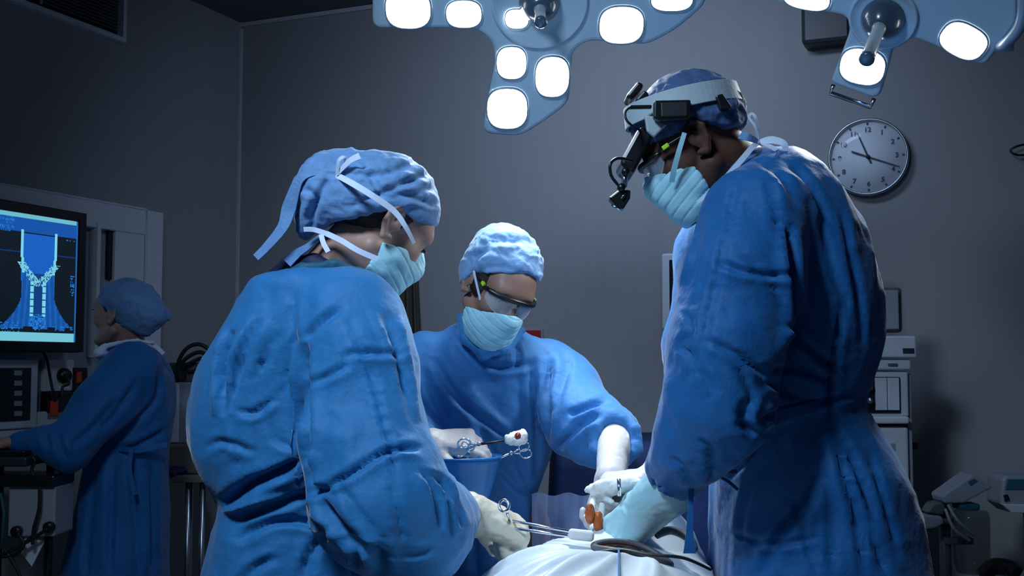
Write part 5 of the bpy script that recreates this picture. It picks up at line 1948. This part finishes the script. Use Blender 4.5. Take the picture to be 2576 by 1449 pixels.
mb = MB(); mb.tube([Vector(((265.0 / FPX) * y_, y_, max(drape_pt((265.0 / FPX) * y_ - TX, y_).z, drape_z((265.0 / FPX) * y_, y_)) + .007)) for y_ in np.linspace(1.93, 1.45, 40)], .0018, 6)
tag(mb.build('suture_thread', M['gownB']), 'thin blue line hanging straight down the front of the white drape', 'thread')

# iodine swabs between the hands
sw = empty('sponge_forceps', P(1510, 1290, 2.2), 'pair of brown stained swabs on white sticks held over the wound', 'swabs')
for (x0, y0, x1, y1) in ((1496, 1235, 1487, 1300), (1520, 1240, 1508, 1320)):
    mb = MB(); mb.tube([P(x0, y0, 2.20), P(x1, y1, 2.11)], [.006, .007], 12); st = mb.build('stick', M['gauze'], sw)
    c_ = P(x1 - 3, y1 - 8, 2.10)
    sdf_obj('swab', ell(c_, (.009, .009, .020)), .003, M['iodine'], st, wr=[((120, 120, 120), .0015, 3)])
gz = union([chain([P(1480, 1232, 2.20), P(1512, 1228, 2.16), P(1555, 1222, 2.14), P(1600, 1222, 2.15)], [.007, .011, .013, .012], .01), cone(P(1500, 1240, 2.17), P(1540, 1262, 2.15), .008, .006), ell(P(1575, 1215, 2.17), (.03, .02, .012))], .012)
tag(sdf_obj('gauze_pad', gz, .004, M['gauze'], None, wr=[((40, 40, 60), .004, 7), ((90, 90, 90), .0015, 8)]), 'crumpled white gauze pad gripped under the white gloved hands', 'gauze')
mb = MB(); mb.tube([P(1557, 1205, 2.10), P(1558, 1248, 2.09)], .0035, 10)
tag(mb.build('steel_probe', M['chrome']), 'short steel probe standing upright in the gauze', 'probe')

# clear plastic sheet at the far left end of the table
NS, NZ = 40, 20
vs, fs = [], []
for side in (0, 1):
    for j in range(NZ + 1):
        for i in range(NS + 1):
            s, t = i / NS, j / NZ
            p = P(1338 + 150 * s, 1243, 2.665 + .01 * s)
            p.y += .010 * math.sin(s * 19) * (.3 + t) + side * .001
            p.z = .004 + (p.z + .004 * math.sin(s * 13) - .004) * (1 - t)
            vs.append(tuple(p))
k_ = (NS + 1) * (NZ + 1)
for j in range(NZ):
    for i in range(NS):
        a = j * (NS + 1) + i
        fs.append((a, a + 1, a + NS + 2, a + NS + 1)); fs.append((k_ + a, k_ + a + NS + 1, k_ + a + NS + 2, k_ + a + 1))
mb = MB(); mb.add(vs, fs, True)
scn = tag(mb.build('plastic_screen', M['sheet']), 'clear plastic sheet hanging beside the white drape in front of the gowned woman', 'plastic sheet')

# navy draped instrument table behind
it = empty('instrument_table', P(1540, 1110, 3.15) - UP * P(1540, 1110, 3.15).z, 'table under a navy drape behind the gloved hands', 'table')
a_, b_ = P(1395, 1112, 3.15), P(1800, 1112, 3.15)
zt_i = P(1600, 1104, 3.15).z
vs, fs = [], []
NS, NZ = 90, 10
ring0 = []
x0, x1, y0, y1 = a_.x, b_.x, 3.02, 3.45
per = [(x0, y1), (x0, y0), (x1, y0), (x1, y1)]
pp = []
for i in range(4):
    p0, p1 = Vector((*per[i], 0)), Vector((*per[(i + 1) % 4], 0))
    for k in range(24): pp.append(p0.lerp(p1, k / 24))
n = len(pp)
cen_ = Vector(((x0 + x1) / 2, (y0 + y1) / 2, 0))
for j in range(NZ + 1):
    t = j / NZ
    for i, p in enumerate(pp):
        o_ = (p - cen_).normalized()
        q = p + o_ * (.02 * math.sin(i * .9) * t + .03 * t)
        vs.append((q.x, q.y, zt_i - t * .75))
for j in range(NZ):
    for i in range(n):
        fs.append((j * n + i, j * n + (i + 1) % n, (j + 1) * n + (i + 1) % n, (j + 1) * n + i))
fs.append(tuple(range(n)))
mb = MB(); mb.add(vs, fs, True); mb.build('table_drape', M['bluedrape'], it)
for (x, y) in ((x0 + .06, y0 + .06), (x1 - .06, y0 + .06), (x0 + .06, y1 - .06), (x1 - .06, y1 - .06)):
    mb = MB(); mb.cyl((x, y, 0), (x, y, zt_i - .01), .012); mb.build('leg', M['steel'], it)

# ---- blue bowl with the instruments
bc = P(1150, 1140, 2.46)
rB_ = (P(1262, 1145, 2.46).x - P(1040, 1145, 2.46).x) / 2 + .0
bc.z = P(1150, 1146, 2.46).z
bowl = empty('kidney_bowl', bc - UP * .10, 'deep blue plastic bowl held beside the bending woman\'s sleeve', 'bowl')
bowl.name = 'plastic_bowl'
prof = [(0, -.108), (.050, -.108), (.062, -.104), (.078, -.08), (.090, -.04), (.097, -.006), (.100, .0), (.1035, .002), (.1035, -.006), (.099, -.012), (.0985, -.03)]
outer = [(0, -.110), (.048, -.110), (.060, -.106), (.074, -.085), (.087, -.045), (.095, -.016), (.100, -.012), (.100, .0), (.097, .0), (.0955, -.004), (.092, -.016), (.084, -.045), (.071, -.082), (.056, -.102), (0, -.105)]
mb = MB(); mb.lathe(bc, UP, [(r_ * rB_ / .1, h_ * 1.0) for (r_, h_) in outer], 64)
mb.build('bowl_shell', M['bowl'], bowl)
mb = MB(); pts = [bc + Vector((math.cos(t) * rB_ * 1.0, math.sin(t) * rB_, -.002)) for t in np.linspace(0, 2 * math.pi, 65)[:-1]]
mb.tube(pts, .0028, 8, closed=True); mb.build('rim', M['bowl'], bowl)


def ring_instrument(name, label, cat, tip, neck, hinge, rings, r_=.0024, m=None):
    root = empty(name, hinge, label, cat)
    for k, (rc_, rr_) in enumerate(rings):
        ax = (Vector(rc_) - Vector(hinge)).normalized()
        sd = ax.cross(Vector((0, 1, 0))).normalized()
        mb = MB(); mb.tube([hinge, Vector(rc_) - ax * rr_], r_, 8); mb.build('shank', m or M['chrome'], root)
        mb = MB(); mb.tube([Vector(rc_) + ax * math.cos(t) * rr_ * 1.15 + sd * math.sin(t) * rr_ * .85 for t in np.linspace(0, 2 * math.pi, 25)[:-1]], r_ * .85, 8, closed=True)
        mb.build('finger_ring', m or M['chrome'], root)
    mb = MB(); mb.lathe(Vector(hinge) - Vector((0, .003, 0)), (0, 1, 0), [(0, 0), (.0045, 0), (.0045, .006), (0, .006)], 16); mb.build('hinge', M['steel'], root)
    mb = MB(); mb.tube([hinge, neck, tip], [r_ * 1.3, r_ * 1.2, r_ * .7], 8); mb.build('blade', m or M['chrome'], root)
    return root


f1 = ring_instrument('swab_forceps', 'dark forceps held level over the bowl with a blood spotted white swab', 'forceps', P(1295, 1104, 2.44), P(1240, 1113, 2.44), P(1205, 1117, 2.43), [(P(1168, 1116, 2.42), .012), (P(1160, 1136, 2.43), .012)])
for ch in f1.children:
    if ch.name.startswith('blade'):
        ch.data.materials.clear(); ch.data.materials.append(M['black'])
sdf_obj('swab', union([ell(P(1293, 1104, 2.43), (.022, .016, .013)), ell(P(1312, 1098, 2.43), (.012, .012, .016))], .008), .003, M['gauze'], f1, wr=[((120, 120, 120), .003, 3)])
sdf_obj('blood_spot', ell(P(1303, 1098, 2.42), (.008, .009, .009)), .0025, M['blood'], f1)
ring_instrument('scissors', 'shiny scissors leaning out of the blue bowl, rings up', 'scissors', P(1200, 1180, 2.46), P(1240, 1160, 2.46), P(1285, 1140, 2.45), [(P(1318, 1124, 2.45), .010), (P(1322, 1141, 2.45), .011)], .0018)
ring_instrument('needle_holder', 'small steel clamp standing in the blue bowl near the gloved fingers', 'clamp', P(1176, 1190, 2.47), P(1176, 1165, 2.46), P(1177, 1140, 2.45), [(P(1170, 1122, 2.45), .008), (P(1186, 1123, 2.45), .008)], .0018)

# ================================================================== equipment at the right
am = empty('anaesthesia_machine', Vector((P(2180, 900, 3.75).x, 3.9, 0)), 'tall white anaesthesia machine standing behind the surgeon\'s back', 'medical machine')
YM = 3.72


def mbox(name, x0, y0, x1, y1, Y, dep, m, parent, bev=.008):
    a, c = P(x0, (y0 + y1) / 2, Y), P(x1, (y0 + y1) / 2, Y)
    zt, zb = P((x0 + x1) / 2, y0, Y).z, P((x0 + x1) / 2, y1, Y).z
    mb = MB(); mb.box((a.x, Y, zb), (c.x, Y + dep, zt))
    return mb.build(name, m, parent, bev)


mbox('screen_back', 2090, 722, 2272, 836, YM + .10, .06, M['dgrey'], am, .012)
mbox('screen_panel', 2095, 730, 2262, 828, YM + .08, .02, M['grey'], am, .004)
mbox('screen_post', 2180, 824, 2230, 850, YM + .10, .05, M['dgrey'], am, .004)
mbox('top_tray', 1960, 845, 2306, 900, YM - .02, .42, M['white'], am, .006)
mbox('label_plate', 2272, 876, 2300, 889, YM - .024, .005, M['ink'], am, .001)
mbox('drawer_front', 1960, 903, 2292, 930, YM, .38, M['white'], am, .006)
mbox('drawer_handle', 2235, 914, 2258, 921, YM - .006, .01, M['dgrey'], am, .001)
mbox('mid_body', 1960, 933, 2286, 1048, YM + .02, .36, M['white'], am, .006)
mbox('monitor_recess', 2090, 948, 2266, 1040, YM + .012, .01, M['black'], am, .004)
for x in (2203, 2234):
    mbox('flow_panel', x, 950, x + 29, 1032, YM + .004, .01, M['white'], am, .002)
for (x, y) in ((2168, 974), (2190, 974), (2168, 1008), (2190, 1008)):
    mb = MB(); mb.cyl(P(x, y, YM + .012), P(x, y, YM - .012), .010, seg=16); mb.build('knob', M['steel'], am)
mbox('lower_tray', 1960, 1048, 2288, 1066, YM - .01, .40, M['white'], am, .006)
mbox('lower_body', 1960, 1074, 2288, 1300, YM + .02, .36, M['white'], am, .008)
mbox('side_strip', 2286, 940, 2296, 1300, YM + .04, .30, M['grey'], am, .003)
mb = MB()
c_ = P(2240, 1142, YM + .018)
for t in (0, 1, 2, 3):
    mb.box((c_.x - .016 + .002 * t, YM + .016, c_.z - .052 + t * .025), (c_.x + .016 - .002 * t, YM + .0185, c_.z - .045 + t * .025))
mbox('warning_label', 2228, 1116, 2253, 1196, YM + .017, .004, M['grey'], am, .001)
mb = MB(); q_ = P(2238, 1130, YM + .014); mb.lathe(q_, (0, -1, 0), [(0, 0), (.009, 0), (.009, .002), (0, .002)], 16); mb.build('label_mark', M['ink'], am)
mb = MB(); mb.cyl(P(2288, 1121, YM + .08), P(2305, 1121, YM + .08), .012); mb.build('side_knob', M['black'], am)
mb = MB()
zf = P(2100, 1300, YM).z
mb.box((P(1955, 1300, YM).x, YM, .10), (P(2292, 1300, YM).x, YM + .42, zf)); mb.build('base_cabinet', M['white'], am, .01)
for (x, y) in ((1975, .05), (2275, .05), (1975, .36), (2275, .36)):
    mb = MB(); p = P(x, 1300, YM); mb.cyl((p.x - .015, YM + y, .05), (p.x + .015, YM + y, .05), .05, seg=20); mb.build('caster', M['black'], am)
# thin white rail left of the machine top: edge of a second display
ds = empty('side_display', P(2150, 700, YM + .25), 'white edged display screen almost hidden behind the surgeon\'s back', 'display')
mbox('display_casing', 2040, 608, 2190, 735, YM + .22, .04, M['white'], ds, .006)
mbox('screen', 2050, 616, 2182, 727, YM + .215, .006, M['black'], ds, .001)
mb = MB(); pz = P(2120, 735, YM + .27); mb.tube([pz + UP * .02, (pz.x, pz.y, P(2120, 850, YM + .27).z)], .015, 12); mb.build('display_post', M['steel'], ds)

# suction trolley
YS = 3.55
sc = empty('suction_trolley', Vector((P(2420, 1300, YS).x, YS + .1, 0)), 'pale suction trolley with tilted head and clear canister right of the surgeon', 'medical trolley')


def pprism(name, pts, Y, dep, m, parent, bev=.006):
    mb = MB(); mb.prism([P(x, y, Y) for (x, y) in pts], Vector((0, dep, 0)))
    return mb.build(name, m, parent, bev)


pprism('tilted_head', [(2370, 1248), (2448, 1192), (2500, 1226), (2425, 1266), (2376, 1266)], YS, .10, M['grey'], sc)
pprism('head_button', [(2436, 1212), (2452, 1204), (2460, 1210), (2442, 1222)], YS - .004, .01, M['collar'], sc, .001)
pprism('canister_lid', [(2414, 1268), (2468, 1268), (2466, 1286), (2416, 1284)], YS + .01, .07, M['collar'], sc)
cn = P(2442, 1285, YS + .05)
mb = MB(); mb.lathe(cn, (0, 0, -1), [(.0, 0), (.050, .0), (.056, .02), (.054, .16), (.045, .19), (0, .19)], 32); mb.build('canister', M['smoked'], sc)
pprism('side_arm', [(2290, 1302), (2330, 1296), (2372, 1300), (2376, 1318), (2350, 1330), (2290, 1334)], YS, .08, M['grey'], sc)
pprism('arm_joint', [(2332, 1290), (2346, 1268), (2368, 1262), (2380, 1272), (2376, 1296)], YS + .02, .06, M['dgrey'], sc)
mb = MB(); mb.tube([P(2336, 1325, YS + .04), P(2300, 1375, YS + .04), P(2290, 1420, YS + .05)], [.012, .012, .010], 12); mb.build('strut', M['grey'], sc)
for (p0, p1, p2) in (((2385, 1270), (2410, 1310), (2450, 1345)), ((2378, 1280), (2400, 1330), (2440, 1360))):
    mb = MB(); mb.tube(spline([P(*p0, YS - .01), P(*p1, YS - .03), P(*p2, YS - .02)], 8), .005, 8); mb.build('tube', M['grey'], sc)
zb_ = P(2440, 1300, YS).z
mb = MB(); mb.tube([(P(2400, 1300, YS).x, YS + .08, .06), (P(2400, 1300, YS).x, YS + .08, zb_ + .03)], .018, 12); mb.build('pole', M['dgrey'], sc)
mb = MB(); x_ = P(2400, 1300, YS).x; mb.box((x_ - .13, YS - .16, .05), (x_ + .13, YS + .11, .09)); mb.build('base', M['dgrey'], sc, .02)
for (dx, dy) in ((-.10, -.13), (.10, -.13), (-.10, .08), (.10, .08)):
    mb = MB(); mb.cyl((x_ + dx - .012, YS + dy, .028), (x_ + dx + .012, YS + dy, .028), .028, seg=16); mb.build('caster', M['black'], sc)
mb = MB(); a_, b_ = P(2376, 1318, YS), P(2400, 1318, YS); mb.box((P(2365, 1310, YS).x, YS + .03, P(2400, 1322, YS).z), (x_ + .01, YS + .09, P(2400, 1308, YS).z)); mb.build('bracket', M['dgrey'], sc, .003)
mb = MB(); mb.box((x_ - .01, YS + .03, zb_ - .09), (cn.x, YS + .07, zb_ - .07)); mb.build('canister_holder', M['dgrey'], sc, .003)

# small device at the right edge
sd_ = empty('infusion_pump', Vector((P(2590, 1250, 3.7).x, 3.78, 0)), 'grey infusion pump with teal panel on a pole at the right edge', 'medical device')
pprism('pump_casing', [(2522, 1204), (2534, 1197), (2640, 1197), (2640, 1292), (2545, 1290), (2518, 1268)], 3.7, .12, M['grey'], sd_, .008)
pprism('display', [(2536, 1206), (2600, 1206), (2600, 1232), (2530, 1232)], 3.695, .01, M['collar'], sd_, .002)
pprism('dial', [(2526, 1246), (2536, 1244), (2540, 1258), (2530, 1262)], 3.692, .01, M['black'], sd_, .001)
pprism('lower_lip', [(2520, 1268), (2640, 1270), (2640, 1292), (2545, 1290)], 3.69, .02, M['white'], sd_, .003)
px_ = P(2590, 1250, 3.76).x
mb = MB(); mb.cyl((px_, 3.78, .05), (px_, 3.78, P(2590, 1195, 3.76).z), .014); mb.build('pole', M['steel'], sd_)
for k in range(5):
    a = 2 * math.pi * k / 5
    mb = MB(); mb.tube([(px_, 3.78, .06), (px_ + .16 * math.cos(a), 3.78 + .16 * math.sin(a), .045)], [.02, .012], 10); lg = mb.build('leg', M['steel'], sd_)
    mb = MB(); mb.cyl((px_ + .16 * math.cos(a) - .01, 3.78 + .16 * math.sin(a), .025), (px_ + .16 * math.cos(a) + .01, 3.78 + .16 * math.sin(a), .025), .025, seg=16); mb.build('caster', M['black'], lg)
# pale sloped casing in the bottom right corner and dark hose on the floor side
cr = empty('equipment_cart', Vector((P(2640, 1440, 3.0).x, 2.9, 0)), 'pale sloping corner of an equipment cart at the bottom right edge', 'cart')
pprism('cart_body', [(2545, 1470), (2580, 1404), (2640, 1340), (2900, 1340), (2900, 1800), (2545, 1800)], 3.0, -.35, M['grey'], cr, .02)
mb = MB(); mb.box((P(2550, 1800, 3.0).x, 2.67, .0), (P(2890, 1800, 3.0).x, 2.98, P(2600, 1799, 3.0).z + .01)); mb.build('plinth', M['dgrey'], cr, .01)
mb = MB(); mb.tube(spline([P(2470, 1449, 3.1), P(2500, 1425, 3.1), P(2540, 1430, 3.08), P(2556, 1447, 3.05)], 8), .022, 12); mb.build('hose', M['cable'], cr)

# ================================================================== equipment at the left
YK = 3.78
kt = empty('keyboard_cart', Vector((P(40, 1200, YK).x, YK + .1, 0)), 'dark cart with keyboard tray and grey computer box under the wall display', 'cart')
x0_, x1_ = P(-220, 1140, YK).x, P(92, 1140, YK).x
zk = P(40, 1146, YK).z
mb = MB(); mb.box((x0_, YK - .08, zk - .03), (x1_, YK + .16, zk)); mb.build('tray', M['dark'], kt, .006)
mb = MB(); mb.box((x0_ + .05, YK - .05, zk), (x1_ - .02, YK + .12, zk + .018)); mb.build('keyboard', M['black'], kt, .003)
zs = P(40, 1195, YK).z; zs2 = P(40, 1224, YK).z
mb = MB(); mb.box((P(-200, 1200, YK).x, YK - .02, zs2), (P(142, 1200, YK).x, YK + .16, zs)); mb.build('shelf', M['black'], kt, .006)
mb = MB(); mb.box((P(20, 1300, YK).x, YK, P(40, 1350, YK).z), (P(138, 1300, YK).x, YK + .16, zs2)); bx_ = mb.build('computer_box', M['grey'], kt, .006)
for (x, y) in ((45, 1336), (126, 1325)):
    mb = MB(); mb.lathe(P(x, y, YK), (0, -1, 0), [(0, 0), (.018, 0), (.018, .018), (.010, .022), (0, .022)], 20); mb.build('round_plug', M['black'], bx_)
for x in (-180, -10, 118):
    mb = MB(); p = P(x, 1300, YK + .12); mb.tube([(p.x, YK + .14, .05), (p.x, YK + .14, zk - .02)], .014, 10); mb.build('leg', M['black'], kt)
mb = MB(); mb.box((x0_, YK - .05, .04), (x1_ + .06, YK + .28, .07)); mb.build('base', M['black'], kt, .01)
for pts in ([(100, 1224), (98, 1280), (85, 1330), (82, 1370)], [(45, 1340), (60, 1365), (90, 1350), (120, 1330)], [(0, 1395), (30, 1385), (70, 1360), (85, 1345)], [(5, 1400), (40, 1395), (60, 1370), (50, 1350)], [(10, 1380), (30, 1410), (50, 1449), (60, 1500)], [(82, 1150), (88, 1160), (80, 1180), (85, 1198)]):
    mb = MB(); mb.tube(spline([P(x, y, YK - .03) for (x, y) in pts], 8), .006, 8); mb.build('cable', M['cable'], kt)
mb = MB(); mb.tube([P(2, 1240, YK - .02), P(10, 1290, YK - .02), P(4, 1380, YK - .02)], .005, 8); mb.build('pale_cable', M['collar'], kt)
pprism('paper_sheet', [(48, 1385), (62, 1352), (112, 1362), (80, 1425)], YK + .02, .004, M['white'], kt, 0)

# grey cart with the white box behind the nurse
YG = 4.62
gc = empty('steel_side_table', Vector((P(480, 1220, YG).x, YG + .1, 0)), 'dark brown topped side table on steel legs between the nurse and the bending woman', 'table')
xa, xb = P(395, 1200, YG).x, P(640, 1200, YG).x
ztop_ = P(480, 1196, YG).z
mb = MB(); mb.box((xa, YG, ztop_ - .03), (xb, YG + .42, ztop_)); mb.build('table_top', M['brown'], gc, .004)
for x in (xa + .03, P(469, 1200, YG).x, P(505, 1200, YG).x, xb - .03):
    mb = MB(); mb.tube([(x, YG + .03, 0), (x, YG + .03, ztop_ - .03)], .012, 10); mb.build('leg', M['steel'], gc)
for x in (xa + .03, xb - .03):
    mb = MB(); mb.tube([(x, YG + .38, 0), (x, YG + .38, ztop_ - .03)], .012, 10); mb.build('leg', M['steel'], gc)
mb = MB(); mb.tube([(xa + .03, YG + .03, .25), (xb - .03, YG + .03, .25)], .008, 8); mb.build('crossbar', M['steel'], gc)
zb2_ = P(480, 1115, YG + .1).z
stp = tag((lambda mb: (mb.box((P(410, 1150, YG).x, YG + .04, ztop_ + .001), (P(600, 1150, YG).x, YG + .40, zb2_)), mb)[1])(MB()).build('storage_case', M['brown'], bevel=.01), 'low brown storage case on the side table under the white box', 'case')
wb = empty('white_box', Vector((P(480, 1040, YG).x, YG + .2, zb2_)), 'white equipment box standing on the brown case, black cables coiled on top', 'box')
mb = MB(); mb.box((P(424, 1040, YG + .08).x, YG + .08, zb2_), (P(600, 1040, YG + .08).x, YG + .34, P(480, 962, YG + .08).z)); mb.build('box_casing', M['grey'], wb, .006)
mb = MB(); mb.box((P(428, 1040, YG + .074).x, YG + .074, zb2_ + .005), (P(450, 1040, YG + .08).x, YG + .082, P(480, 966, YG + .08).z)); mb.build('front_strip', M['white'], wb, .002)
mb = MB(); mb.box((P(422, 930, YG + .2).x, YG + .16, P(480, 962, YG + .08).z), (P(560, 930, YG + .2).x, YG + .30, P(480, 912, YG + .16).z)); mb.build('upper_unit', M['dgrey'], wb, .006)
cz = empty('coiled_cables', P(485, 900, YG + .1), 'bundle of black cables looping over the white box', 'cables')
for k, (dy, w__) in enumerate(((0, 0), (20, 8), (36, 14), (58, 22))):
    pts = [(452 + k * 4, 955), (448 + k * 6, 915 + dy * .3), (468 + k * 5, 878 + dy), (500 + k * 4, 866 + dy), (530, 885 + dy), (548, 930 + dy * .5), (545, 958)]
    mb = MB(); mb.tube(spline([P(x, y, YG + .10 + k * .02) for (x, y) in pts], 8), .0085, 8); mb.build('cable', M['cable'], cz)
tag(sdf_obj('folded_cloth', union([ell(P(432, 1190, YG + .05) + UP * .002, (.05, .05, .022)), ell(P(448, 1186, YG + .05), (.035, .04, .018))], .02), .006, M['scrub'], None, wr=[((40, 40, 40), .006, 3)]), 'small dark folded cloth on the side table by the nurse\'s back', 'cloth')
